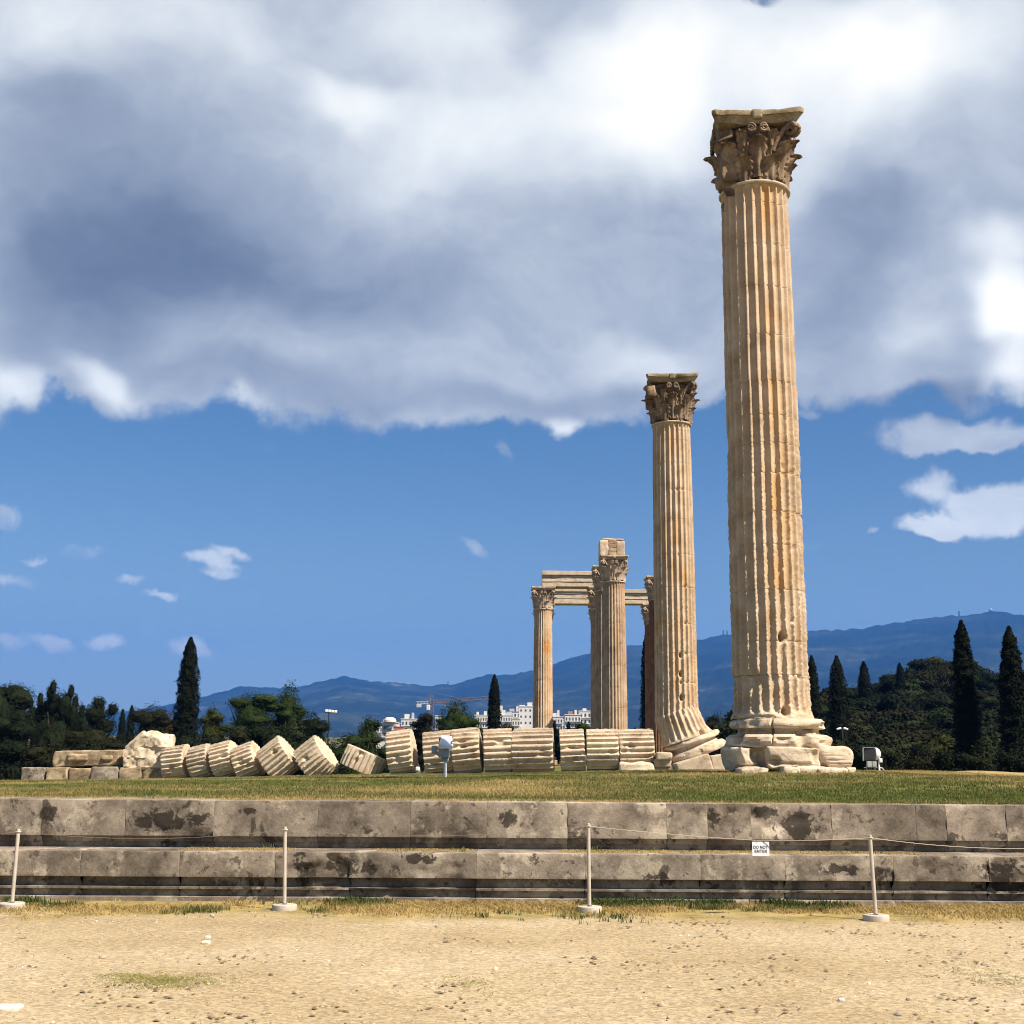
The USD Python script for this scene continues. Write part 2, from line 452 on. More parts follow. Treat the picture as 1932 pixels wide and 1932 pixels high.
# ------------------------------------------------------------------ materials
def surface(name, ramp, scale=2.0, detail=6.0, coords='texture_coordinate.object', vec=(1, 1, 1), rough=0.9, bump=0.0, bump_scale=30.0, fine=0.0, fine_scale=40.0,
            streak=None, spots=None, pocks=None, marks=None, stain=None, vary=0.0, spec=0.25, trans=0.0, dist=0.0, nrough=0.62):
    """A weathered surface: a noise of several colours, plus optional vertical streaks, dark spots, and a stain painted per vertex."""
    N, L = {}, []
    kind, sock = coords.split('.')
    N['tc'] = (kind, {})
    src = 'tc.' + sock
    if vary:
        N['oi'] = ('object_info', {})
        N['ov'] = ('vector_math', {'math_type': 'scale', 'vector1': (31.0, 17.0, 23.0)})
        N['oa'] = ('vector_math', {'math_type': 'add'})
        L += [('oi.random', 'ov.scale'), ('ov.vector', 'oa.vector2'), (src, 'oa.vector1')]
        src = 'oa.vector'
    N['mp'] = ('mapping', {'mapping_type': 'point', 'scale': vec})
    L.append((src, 'mp.vector'))
    N['n'] = ('noise_texture', {'scale': scale, 'detail': detail, 'roughness': nrough, 'distortion': dist})
    L.append(('mp.vector', 'n.vector'))
    N['r'] = ('rgb_ramp', {'ramp': ramp})
    L.append(('n.fac', 'r.fac'))
    col = 'r.color'
    if streak:
        c, lo, hi, ss, sv = streak
        N['sm'] = ('mapping', {'mapping_type': 'point', 'scale': sv})
        N['sn'] = ('noise_texture', {'scale': ss, 'detail': 9.0, 'roughness': 0.68})
        N['sr'] = ('map_range', {'range_type': 'smoothstep', 'from_min': lo, 'from_max': hi, 'to_min': 0.0, 'to_max': 0.85, 'clamp': True})
        N['sx'] = ('mix', {'mix_type': 'mix', 'color2': c})
        L += [(src, 'sm.vector'), ('sm.vector', 'sn.vector'), ('sn.fac', 'sr.value'), ('sr.result', 'sx.fac'), (col, 'sx.color1')]
        col = 'sx.color'
    if spots:
        c, lo, hi, ss, amt = spots
        N['pn'] = ('noise_texture', {'scale': ss, 'detail': 8.0, 'roughness': 0.68, 'distortion': 0.6})
        N['pr'] = ('map_range', {'range_type': 'smoothstep', 'from_min': lo, 'from_max': hi, 'to_min': 0.0, 'to_max': amt, 'clamp': True})
        N['px'] = ('mix', {'mix_type': 'mix', 'color2': c})
        L += [(src, 'pn.vector'), ('pn.fac', 'pr.value'), ('pr.result', 'px.fac'), (col, 'px.color1')]
        col = 'px.color'
    if marks:                                  # dark stains with places and shapes of their own
        c, spots_ = marks
        acc = None
        for i, (cx_, cy_, cz_, rx_, rz_) in enumerate(spots_):
            N['mk%d' % i] = ('mapping', {'mapping_type': 'texture', 'location': (cx_, cy_, cz_), 'scale': (rx_, 1.5, rz_)})
            N['ml%d' % i] = ('vector_math', {'math_type': 'length'})
            N['mr%d' % i] = ('map_range', {'range_type': 'linear', 'from_min': 1.3, 'from_max': 0.2, 'to_min': 0.0, 'to_max': 1.0, 'clamp': True})
            N['ma%d' % i] = ('math', {'math_type': 'maximum', 'value2': 0.0})
            L += [('mg.position', 'mk%d.vector' % i), ('mk%d.vector' % i, 'ml%d.vector1' % i), ('ml%d.value' % i, 'mr%d.value' % i), ('mr%d.result' % i, 'ma%d.value1' % i)]
            if acc:
                L.append((acc, 'ma%d.value2' % i))
            acc = 'ma%d.value' % i
        N['mg'] = ('geometry', {})
        N['mn'] = ('noise_texture', {'scale': 6.5, 'detail': 9.0, 'roughness': 0.68, 'distortion': 0.5})
        N['mm'] = ('math', {'math_type': 'multiply_add', 'value2': 5.0, 'value3': -2.75})
        N['ms'] = ('math', {'math_type': 'add'})
        N['mt'] = ('math', {'math_type': 'multiply'})
        N['mo'] = ('map_range', {'range_type': 'smoothstep', 'from_min': 0.10, 'from_max': 0.34, 'to_min': 0.0, 'to_max': 0.88, 'clamp': True})
        N['mz'] = ('mix', {'mix_type': 'mix', 'color2': c})
        L += [('mg.position', 'mn.vector'), ('mn.fac', 'mm.value1'), (acc, 'ms.value1'), ('mm.value', 'ms.value2'), ('ms.value', 'mt.value1'), (acc, 'mt.value2'), ('mt.value', 'mo.value'), ('mo.result', 'mz.fac'), (col, 'mz.color1')]
        col = 'mz.color'
    if pocks:
        c, lo, hi, ss, amt = pocks
        N['qn'] = ('noise_texture', {'scale': ss, 'detail': 5.0, 'roughness': 0.6})
        N['qr'] = ('map_range', {'range_type': 'smoothstep', 'from_min': lo, 'from_max': hi, 'to_min': 0.0, 'to_max': amt, 'clamp': True})
        N['qx'] = ('mix', {'mix_type': 'mix', 'color2': c})
        L += [(src, 'qn.vector'), ('qn.fac', 'qr.value'), ('qr.result', 'qx.fac'), (col, 'qx.color1')]
        col = 'qx.color'
    if stain is not None:
        N['at'] = ('attribute', {'attribute': 'stain'})
        N['ax'] = ('mix', {'mix_type': 'mix', 'color2': stain})
        L += [('at.fac', 'ax.fac'), (col, 'ax.color1')]
        col = 'ax.color'
    if fine:
        N['fn'] = ('noise_texture', {'scale': fine_scale, 'detail': 4.0, 'roughness': 0.7})
        N['fr'] = ('map_range', {'from_min': 0.3, 'from_max': 0.7, 'to_min': 1.0 - fine, 'to_max': 1.0 + fine * 0.6, 'clamp': True})
        N['fx'] = ('vector_math', {'math_type': 'scale'})
        L += [(src, 'fn.vector'), ('fn.fac', 'fr.value'), (col, 'fx.vector1'), ('fr.result', 'fx.scale')]
        col = 'fx.vector'
    if vary:
        N['vr'] = ('map_range', {'from_min': 0.0, 'from_max': 1.0, 'to_min': 1.0 - vary, 'to_max': 1.0 + vary, 'clamp': True})
        N['vx'] = ('vector_math', {'math_type': 'scale'})
        L += [('oi.random', 'vr.value'), (col, 'vx.vector1'), ('vr.result', 'vx.scale')]
        col = 'vx.vector'
    N['p'] = ('principled_bsdf', {'roughness': rough, 'specular_ior_level': spec})
    L.append((col, 'p.base_color'))
    if bump:
        N['bn'] = ('noise_texture', {'scale': bump_scale * .3, 'detail': 11.0, 'roughness': 0.7})
        N['b'] = ('bump', {'strength': 1.0, 'distance': bump})
        L += [(src, 'bn.vector'), ('bn.fac', 'b.height'), ('b.normal', 'p.normal')]
    out = 'p.BSDF'
    if trans:
        N['tb'] = ('translucent_bsdf', {})
        N['mc'] = ('mix_closure', {'fac': trans})
        L += [(col, 'tb.color'), ('p.BSDF', 'mc.closure1'), ('tb.BSDF', 'mc.closure2')]
        out = 'mc.closure'
    return usdkit.material(stage, '/World/Looks/' + name, N, L, surface=out)


OCHRE = (0.50, 0.27, 0.075)
MAT = {}
MAT['marble'] = surface('marble', [(0.25, (0.30, 0.205, 0.13)), (0.42, (0.43, 0.315, 0.205)), (0.58, (0.53, 0.405, 0.28)), (0.8, (0.60, 0.49, 0.37))], scale=1.4, bump=0.02, bump_scale=22, fine=0.16, fine_scale=30,
                        streak=((0.40, 0.245, 0.12), 0.53, 0.72, 1.0, (5, 5, 0.22)), stain=OCHRE, spec=0.2)
MAT['marble_light'] = surface('marble_light', [(0.25, (0.35, 0.25, 0.16)), (0.45, (0.51, 0.40, 0.28)), (0.7, (0.60, 0.50, 0.375))], scale=1.8, bump=0.025, bump_scale=18, fine=0.18, fine_scale=26,
                              streak=((0.33, 0.22, 0.14), 0.56, 0.72, 1.0, (2.4, 2.4, 1.4)), spots=((0.22, 0.155, 0.10), .56, .68, 1.5, .6), vary=0.15, spec=0.2)
MAT['marble_base'] = surface('marble_base', [(0.25, (0.33, 0.24, 0.155)), (0.45, (0.50, 0.40, 0.28)), (0.7, (0.60, 0.50, 0.38))], scale=1.8, detail=9.0, nrough=0.68, bump=0.03, bump_scale=18, fine=0.2, fine_scale=26,
                             streak=((0.27, 0.175, 0.10), 0.54, 0.68, 1.0, (1.0, 1.0, 7.0)), spots=((0.20, 0.13, 0.08), .57, .66, 2.4, .7), spec=0.2)
MAT['marble_far'] = surface('marble_far', [(0.25, (0.21, 0.125, 0.075)), (0.45, (0.37, 0.255, 0.16)), (0.7, (0.48, 0.365, 0.25))], scale=0.9, fine=0.15, fine_scale=12,
                            streak=((0.42, 0.20, 0.06), 0.52, 0.72, 1.0, (4, 4, 0.3)), spec=0.2)
MAT['marble_rust'] = surface('marble_rust', [(0.25, (0.12, 0.055, 0.03)), (0.45, (0.21, 0.11, 0.06)), (0.7, (0.32, 0.20, 0.12))], scale=0.8, fine=0.15, fine_scale=12,
                             streak=((0.28, 0.10, 0.035), 0.42, 0.62, 1.0, (4, 4, 0.25)), spec=0.2)
MAT['marble_streaked'] = surface('marble_streaked', [(0.25, (0.33, 0.21, 0.115)), (0.45, (0.47, 0.33, 0.20)), (0.7, (0.56, 0.43, 0.29))], scale=0.9, fine=0.15, fine_scale=12,
                                 streak=((0.47, 0.20, 0.045), 0.50, 0.64, 1.0, (1.1, 1.1, 0.3)), spec=0.2)
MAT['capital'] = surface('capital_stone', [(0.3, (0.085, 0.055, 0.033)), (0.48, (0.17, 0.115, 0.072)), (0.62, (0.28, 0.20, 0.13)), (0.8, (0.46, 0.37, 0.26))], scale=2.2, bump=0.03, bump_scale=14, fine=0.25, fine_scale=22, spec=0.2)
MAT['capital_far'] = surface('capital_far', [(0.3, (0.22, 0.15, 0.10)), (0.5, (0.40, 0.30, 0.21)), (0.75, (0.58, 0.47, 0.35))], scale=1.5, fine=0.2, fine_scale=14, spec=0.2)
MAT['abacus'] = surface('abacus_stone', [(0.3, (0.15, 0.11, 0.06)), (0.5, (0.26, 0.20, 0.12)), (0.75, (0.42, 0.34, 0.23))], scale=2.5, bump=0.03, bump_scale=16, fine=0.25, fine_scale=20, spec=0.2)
WALL_Y = 15.25
MARKS = [tuple(at(x, y, WALL_Y + (.5 if y < 1590 else 0))) + (rx * mpp(WALL_Y), rz * mpp(WALL_Y)) for x, y, rx, rz in (
    (300, 1550, 62, 30), (372, 1546, 30, 20), (1516, 1556, 70, 36), (1450, 1535, 50, 16), (1346, 1545, 18, 26), (960, 1545, 20, 24), (90, 1535, 26, 22), (570, 1640, 26, 36), (645, 1640, 44, 26), (695, 1642, 18, 20),
    (800, 1620, 42, 12), (1661, 1656, 34, 22), (1891, 1645, 62, 30), (1895, 1674, 70, 16), (1590, 1640, 50, 14), (1240, 1655, 30, 12), (470, 1530, 40, 10))]
MAT['grey_stone'] = surface('grey_stone', [(0.30, (0.065, 0.053, 0.038)), (0.43, (0.14, 0.114, 0.086)), (0.53, (0.225, 0.186, 0.143)), (0.66, (0.345, 0.29, 0.22))], scale=1.6, detail=12.0, nrough=0.74, bump=0.012, bump_scale=30, fine=0.18, fine_scale=36,
                            streak=((0.39, 0.335, 0.25), 0.52, 0.60, 1.0, (1.7, 1.7, 1.5)), spots=((0.03, 0.024, 0.018), 0.60, 0.64, 1.8, 0.8), marks=((0.022, 0.017, 0.013), MARKS), pocks=((0.06, 0.045, 0.032), .60, .66, 8.0, .75), vary=0.24, spec=0.2)
MAT['ruin_stone'] = surface('ruin_stone', [(0.25, (0.10, 0.075, 0.05)), (0.45, (0.26, 0.19, 0.115)), (0.6, (0.42, 0.32, 0.20)), (0.8, (0.50, 0.42, 0.29))], scale=1.6, detail=8.0, bump=0.03, bump_scale=14, fine=0.25, fine_scale=18,
                            spots=((0.05, 0.04, 0.03), 0.56, 0.68, 1.6, 0.8), vary=0.12, spec=0.2)
MAT['concrete'] = surface('concrete', [(0.3, (0.36, 0.31, 0.25)), (0.7, (0.52, 0.46, 0.38))], scale=8, bump=0.004, bump_scale=60, fine=0.15, fine_scale=80)
MAT['post'] = surface('post_paint', [(0.3, (0.36, 0.31, 0.25)), (0.7, (0.50, 0.44, 0.37))], scale=6, fine=0.1, rough=0.5, spec=0.4)
MAT['rope'] = surface('rope', [(0.3, (0.42, 0.37, 0.29)), (0.7, (0.55, 0.49, 0.40))], scale=30)
MAT['rope_dull'] = surface('rope_dull', [(0.3, (0.16, 0.135, 0.10)), (0.7, (0.24, 0.20, 0.155))], scale=30)
MAT['sign'] = surface('sign_white', [(0.3, (0.62, 0.63, 0.66)), (0.7, (0.72, 0.73, 0.76))], scale=6, rough=0.45, spec=0.4)
MAT['ink'] = surface('sign_ink', [(0.3, (0.018, 0.018, 0.03)), (0.7, (0.03, 0.03, 0.045))], scale=9, rough=0.5)
MAT['lamp_white'] = surface('lamp_white', [(0.3, (0.66, 0.66, 0.66)), (0.7, (0.78, 0.78, 0.77))], scale=5, rough=0.45, spec=0.4)
MAT['lamp_grey'] = surface('lamp_grey', [(0.3, (0.28, 0.28, 0.27)), (0.7, (0.40, 0.40, 0.39))], scale=7, rough=0.5, spec=0.4)
MAT['lamp_dark'] = surface('lamp_dark', [(0.3, (0.02, 0.02, 0.02)), (0.7, (0.04, 0.04, 0.04))], scale=7, rough=0.3, spec=0.5)
MAT['bark'] = surface('bark', [(0.3, (0.05, 0.035, 0.022)), (0.7, (0.12, 0.085, 0.055))], scale=6, vec=(3, 3, .6), fine=0.3, fine_scale=12)


def leaf(name, a, b, c, sc=0.7):
    a, b, c = [tuple(q * f for q, f in zip(col_, (.38, .41, .34))) for col_ in (a, b, c)]
    return surface(name, [(0.3, a), (0.5, b), (0.72, c)], scale=sc, detail=3.0, fine=0.22, fine_scale=9.0, rough=0.75, spec=0.08, trans=0.15)


MAT['leaf_dark'] = leaf('leaf_dark', (0.012, 0.017, 0.008), (0.022, 0.032, 0.012), (0.040, 0.055, 0.018))
MAT['leaf_pine'] = leaf('leaf_pine', (0.022, 0.038, 0.012), (0.048, 0.075, 0.020), (0.085, 0.125, 0.030))
MAT['leaf_olive'] = leaf('leaf_olive', (0.030, 0.036, 0.016), (0.060, 0.070, 0.030), (0.105, 0.115, 0.052))
MAT['leaf_brown'] = leaf('leaf_brown', (0.018, 0.018, 0.008), (0.036, 0.035, 0.013), (0.065, 0.060, 0.022))
MAT['leaf_yellow'] = leaf('leaf_yellow', (0.045, 0.050, 0.010), (0.085, 0.088, 0.016), (0.14, 0.13, 0.025))
MAT['leaf_orange'] = leaf('leaf_orange', (0.08, 0.045, 0.012), (0.15, 0.085, 0.018), (0.22, 0.13, 0.03))
MAT['leaf_cypress'] = leaf('leaf_cypress', (0.008, 0.012, 0.006), (0.016, 0.023, 0.010), (0.028, 0.038, 0.015), 1.2)

# ------------------------------------------------------------------ ground
ctrl = [(-30, 15, 1.10), (-10, 15, 1.10), (0, 15, 1.10), (10, 15, 1.10), (30, 15, 1.08), (-24, 57, .42), (-18, 57, .55), (-11.5, 56, .76), (-5, 54, .96), (1, 53.5, 1.06), (6, 53.5, 1.16), (8.5, 53, 1.2),
        (6.3, 31, 1.37), (6.3, 28, 1.34), (0, 36, 1.12), (-2, 38, 1.08), (11.5, 44, 1.27), (18, 44, 1.05), (14, 30, 1.22), (20, 30, 1.14), (-15, 30, .98), (-15, 20, 1.09), (2, 22, 1.13), (8, 22, 1.22), (15, 20, 1.14),
        (0, 100, 1.0), (10, 100, 1.05), (14, 140, 1.0), (0, 140, 1.0), (-30, 40, .7), (30, 40, .95), (12, 70, 1.1), (4, 70, 1.05), (16.5, 39, 1.26), (15.5, 34, 1.2)]
rb = RBFInterpolator(np.array([c[:2] for c in ctrl]) / 20, np.array([c[2] for c in ctrl]), kernel='thin_plate_spline', smoothing=0.001)


def sstep(a, b, x):
    t = np.clip((np.asarray(x, float) - a) / (b - a), 0, 1)
    return t * t * (3 - 2 * t)


def zt(X, Y):
    """Height of the temple terrace."""
    X, Y = np.atleast_1d(np.asarray(X, float)), np.atleast_1d(np.asarray(Y, float))
    z = rb(np.stack([np.clip(X, -32, 32), np.clip(Y, 15, 140)], -1) / 20)
    left = sstep(-2, -8, X) * sstep(62, 74, Y)
    right = sstep(15, 19, X) * sstep(47, 60, Y) + sstep(10, 13, X) * sstep(52, 66, Y)
    far = sstep(150, 170, Y)
    out = np.maximum(np.maximum(left, np.clip(right, 0, 1)), far)
    out = np.maximum(out, np.maximum(sstep(34, 44, np.abs(X)), 0))
    return z * (1 - out) - 1.6 * out


def zt1(X, Y):
    return float(zt(X, Y)[0])


RIDGE = [(1380, 1335), (1450, 1322), (1530, 1305), (1600, 1290), (1650, 1278), (1700, 1262), (1750, 1242), (1800, 1246), (1870, 1262), (1932, 1272), (2050, 1290)]


def hill(X, Y):
    """The wooded hill to the right and the slow rise of the city beyond."""
    X, Y = np.asarray(X, float), np.asarray(Y, float)
    px = CX + FP * X / np.maximum(Y, 1)
    rz = np.interp(px, [1250, 1380] + [r[0] for r in RIDGE][1:] + [2150, 2500], [0, .5] + [.55, .62, .7, .78, .87, 1, .98, .9, .86, .8] + [.6, 0])
    h = np.interp(Y, [60, 85, 105, 130, 160, 190, 215, 260, 330], [-1.6, -1.6, -0.6, 1.5, 4.2, 8.5, 10.5, 9, -1.6])
    hz = -1.6 + (h + 1.6) * rz
    city = np.interp(Y, [0, 320, 600, 1000, 2500, 4000, 12000], [-1.6, -1.6, 6, 16, 40, 60, 40])
    return np.maximum(hz, city)


def ground_z(X, Y):
    t = zt1(X, Y)
    return max(t, float(hill(X, Y))) if Y > 62 else t


def sheet(xs, ys, zf):
    X, Y = np.meshgrid(xs, ys, indexing='ij')
    Z = zf(X.ravel(), Y.ravel()).reshape(X.shape)
    return np.stack([X, Y, Z], -1).reshape(-1, 3), gridfaces(len(xs), len(ys))


def dry_turf(name):
    return surface(name, [(0.3, (0.16, 0.12, 0.04)), (0.5, (0.30, 0.21, 0.085)), (0.7, (0.40, 0.29, 0.13))], scale=1.2, detail=9.0, coords='geometry.position', fine=0.3, fine_scale=14, spec=0.1)


def gravel_material():
    N, L = {}, []
    N['g'] = ('geometry', {})
    N['n1'] = ('noise_texture', {'scale': 0.35, 'detail': 5.0, 'roughness': 0.6})
    N['r1'] = ('rgb_ramp', {'ramp': [(0.3, (0.30, 0.222, 0.12)), (0.5, (0.375, 0.292, 0.172)), (0.7, (0.44, 0.355, 0.235))]})
    N['n2'] = ('noise_texture', {'scale': 22.0, 'detail': 6.0, 'roughness': 0.75})
    N['m2'] = ('map_range', {'from_min': 0.3, 'from_max': 0.7, 'to_min': 0.74, 'to_max': 1.18, 'clamp': True})
    N['s2'] = ('vector_math', {'math_type': 'scale'})
    N['v'] = ('voronoi_texture', {'scale': 38.0, 'feature': 'f1'})
    N['vs'] = ('separate_color', {})
    N['vm'] = ('map_range', {'from_min': 0.0, 'from_max': 1.0, 'to_min': 0.72, 'to_max': 1.24, 'clamp': True})
    N['s3'] = ('vector_math', {'math_type': 'scale'})
    # straw and withered grass creep in from the foot of the wall
    N['sx'] = ('separate_xyz', {})
    N['n3'] = ('noise_texture', {'scale': 0.9, 'detail': 6.0, 'roughness': 0.65})
    N['e'] = ('math', {'math_type': 'multiply_add', 'value2': 3.0, 'value3': -1.5})
    N['ea'] = ('math', {'math_type': 'add'})
    N['em'] = ('map_range', {'range_type': 'smoothstep', 'from_min': 13.2, 'from_max': 14.3, 'to_min': 0.0, 'to_max': 0.9, 'clamp': True})
    N['n4'] = ('noise_texture', {'scale': 2.2, 'detail': 7.0, 'roughness': 0.7})
    N['r4'] = ('rgb_ramp', {'ramp': [(0.3, (0.10, 0.105, 0.03)), (0.46, (0.22, 0.17, 0.055)), (0.6, (0.36, 0.26, 0.09)), (0.75, (0.42, 0.31, 0.13))]})
    N['mx'] = ('mix', {'mix_type': 'mix'})
    # dark damp crumbs
    N['n5'] = ('noise_texture', {'scale': 3.4, 'detail': 8.0, 'roughness': 0.72})
    N['m5'] = ('map_range', {'range_type': 'smoothstep', 'from_min': 0.66, 'from_max': 0.74, 'to_min': 0.0, 'to_max': 0.6, 'clamp': True})
    N['x5'] = ('mix', {'mix_type': 'mix', 'color2': (0.13, 0.085, 0.045)})
    N['p'] = ('principled_bsdf', {'roughness': 0.95, 'specular_ior_level': 0.1})
    N['b'] = ('bump', {'strength': 1.0, 'distance': 0.005})
    L += [('g.position', n + '.vector') for n in ('n1', 'n2', 'v', 'n3', 'n4', 'n5', 'sx')]
    L += [('n1.fac', 'r1.fac'), ('n2.fac', 'm2.value'), ('r1.color', 's2.vector1'), ('m2.result', 's2.scale'), ('v.color', 'vs.color'), ('vs.r', 'vm.value'), ('s2.vector', 's3.vector1'), ('vm.result', 's3.scale'),
          ('n3.fac', 'e.value1'), ('e.value', 'ea.value1'), ('sx.y', 'ea.value2'), ('ea.value', 'em.value'), ('n4.fac', 'r4.fac'), ('n5.fac', 'm5.value'), ('m5.result', 'x5.fac'), ('s3.vector', 'x5.color1'),
          ('em.result', 'mx.fac'), ('x5.color', 'mx.color1'), ('r4.color', 'mx.color2'), ('mx.color', 'p.base_color'), ('n2.fac', 'b.height'), ('b.normal', 'p.normal')]
    return usdkit.material(stage, '/World/Looks/gravel', N, L, surface='p.BSDF')


MAT['gravel'] = gravel_material()
MAT['turf'] = surface('turf', [(0.25, (0.045, 0.058, 0.014)), (0.42, (0.09, 0.10, 0.026)), (0.55, (0.16, 0.135, 0.045)), (0.68, (0.27, 0.19, 0.075)), (0.8, (0.34, 0.25, 0.12))], scale=0.45, detail=9.0, coords='geometry.position', fine=0.35, fine_scale=14, bump=0.03, bump_scale=20, spec=0.1)
MAT['plain'] = surface('plain_ground', [(0.3, (0.05, 0.055, 0.02)), (0.5, (0.10, 0.09, 0.04)), (0.7, (0.16, 0.13, 0.07))], scale=0.03, coords='geometry.position', spec=0.1)


def gravel_z(X, Y):
    d = np.maximum(np.abs(X), np.abs(Y))
    z = (fbm(np.stack([X * .35, Y * .35, X * 0], -1), 4, 3) - 0.5) * 0.10 + (fbm(np.stack([X * 3, Y * 3, X * 0], -1), 3, 8) - 0.5) * 0.010
    return z * sstep(2, 6, np.abs(15.6 - Y)) - 2.0 * sstep(90, 120, d) - 0.012 * sstep(13.6, 15.0, Y)


def nonuni(a, b, c, d, fine, coarse):
    return np.unique(np.concatenate([np.arange(a, b, coarse), np.arange(b, c, fine), np.arange(c, d + 1e-6, coarse)]))


gx, gy = nonuni(-120, -11, 11, 120, 0.14, 6.0), np.unique(np.concatenate([np.arange(-120, 6, 6.0), np.arange(6, 15.81, 0.1)]))
part('/World', 'gravel_ground', sheet(gx, gy, gravel_z), MAT['gravel'], smooth=True, kind='structure')
tx, ty = nonuni(-46, -22, 24, 46, 0.35, 2.0), np.unique(np.concatenate([np.arange(16.1, 62, 0.3), np.arange(62, 180, 2.0)]))


def terrace_z(X, Y):
    return zt(X, Y) + (fbm(np.stack([X * .5, Y * .5, X * 0], -1), 4, 21) - 0.5) * 0.10 * sstep(16.2, 20, Y) * (1 + sstep(14, 20, X))


part('/World', 'grass_terrace', sheet(tx, ty, terrace_z), MAT['turf'], smooth=True, kind='structure')
MAT['dry_turf'] = dry_turf('dry_turf')
hx, hy = np.linspace(10.5, 24, 60), np.linspace(27, 47, 60)
HX, HY = np.meshgrid(hx, hy, indexing='ij')
rad_ = np.hypot((HX - 17.2) / 6.3, (HY - 37) / 9) + (fbm(np.stack([HX * .6, HY * .6, HX * 0], -1), 4, 17) - .5) * .9
hz_ = terrace_z(HX.ravel(), HY.ravel()).reshape(HX.shape) + .10 * (1 - sstep(.55, .95, rad_)) - .06
part('/World', 'dry_ground', (np.stack([HX, HY, hz_], -1).reshape(-1, 3), gridfaces(60, 60)), MAT['dry_turf'], smooth=True, kind='structure')
px = np.sinh(np.linspace(-6.2, 6.2, 110)) * 45
py = np.concatenate([-np.sinh(np.linspace(6, 0.8, 16)) * 40, np.arange(0, 420, 6.0), np.geomspace(430, 12000, 44)])


def plain_z(X, Y):
    inside = (np.abs(X) < 60) & (Y > -100) & (Y < 62)
    return np.where(inside, -1.7, hill(X, Y) - 0.1)


part('/World', 'plain', sheet(px, py, plain_z), MAT['plain'], smooth=True, kind='structure')

# ------------------------------------------------------------------ mountains
PROFILE = [(-900, 1345), (-300, 1350), (0, 1352), (200, 1345), (270, 1338), (317, 1330), (400, 1310), (463, 1294), (515, 1299), (569, 1295), (615, 1284), (651, 1276), (675, 1280), (706, 1286), (757, 1289), (790, 1292), (813, 1295), (844, 1291.5),
           (854, 1293), (883, 1282), (923, 1273.5), (955, 1274), (982, 1270), (1004, 1264.5), (1043, 1253.5), (1058, 1247), (1079, 1239.5), (1113, 1232), (1150, 1223), (1184, 1218), (1230, 1216), (1319, 1206.5), (1380, 1196),
           (1526, 1192), (1626, 1185.6), (1656, 1180), (1746, 1167.7), (1811, 1161), (1869, 1154), (1898, 1154), (1932, 1162), (2050, 1185), (2300, 1230), (2800, 1300)]


def mountain_height(az, r):
    """az in radians from +y to the right; r in metres."""
    xs = CX + FP * np.tan(np.clip(az, -0.75, 0.75))
    pr = np.array([[math.atan2(ray(x, y)[0], ray(x, y)[1]), ray(x, y)[2] / math.hypot(ray(x, y)[0], ray(x, y)[1])] for x, y in PROFILE])
    s = np.interp(az, pr[:, 0], pr[:, 1])
    R0 = 9000.0
    top = s * R0
    t = np.clip((r - 3300) / (R0 - 3300), 0, 1)
    front = t ** 1.25
    back = np.clip((r - R0) / 2800, 0, 1)
    P = np.stack([np.sin(az) * r / 820, np.cos(az) * r / 820, r * 0], -1)
    rid = np.abs(fbm(P, 5, 31) - 0.5) * 2
    gully = (rid - 0.35) * 0.16 * np.sin(np.pi * np.clip(t, 0, 1)) * (r < R0)
    return 1.65 + (top * (front + gully)) * (1 - back ** 1.5) - 60 * back


az = np.linspace(-0.72, 0.72, 620)
rr = np.concatenate([np.linspace(3000, 9000, 100), np.linspace(9080, 11700, 12)])
A, R = np.meshgrid(az, rr, indexing='ij')
Z = mountain_height(A.ravel(), R.ravel()).reshape(A.shape)
Z += (fbm(np.stack([A * 260, R / 120, A * 0], -1), 3, 5) - 0.5) * 24 * (R > 3500)
Z[:, 0] = -20; Z[:, -1] = -80
MAT['mountain'] = surface('mountain_scrub', [(0.3, (0.006, 0.011, 0.006)), (0.5, (0.014, 0.021, 0.010)), (0.62, (0.035, 0.042, 0.020)), (0.76, (0.17, 0.16, 0.12))], scale=0.0018, detail=11.0, coords='geometry.position', fine=0.3, fine_scale=0.03, spec=0.05)
part('/World', 'mountain', (np.stack([np.sin(A) * R, np.cos(A) * R, Z], -1).reshape(-1, 3), gridfaces(len(az), len(rr))), MAT['mountain'], smooth=True, kind='structure')

# ------------------------------------------------------------------ haze
HAZE = usdkit.material(stage, '/World/Looks/haze', {'v': ('principled_volume', {'color': (0.05, 0.235, 0.74), 'density': HAZE_DENSITY, 'anisotropy': 0.0})}, [], volume='v.volume')
part('/World', 'haze', box(-12000, 12000, -600, 12500, -90, HAZE_TOP), HAZE, kind='stuff')

# ------------------------------------------------------------------ the stepped wall
WL = [(0.0, -0.22), (0.0, 0.035), (0.10, 0.04), (0.10, 0.118), (0.035, 0.123), (0.03, 0.148), (0.115, 0.152), (0.115, 0.258), (0.004, 0.260), (0.0, 0.265), (0.0, 0.546), (0.004, 0.551), (0.62, 0.555)]
WU = [(0.62, 0.53), (0.62, 0.555), (0.622, 0.622), (0.585, 0.626), (0.582, 0.690), (0.519, 0.693), (0.515, 0.698), (0.515, 1.114), (0.519, 1.119), (1.25, 1.122)]


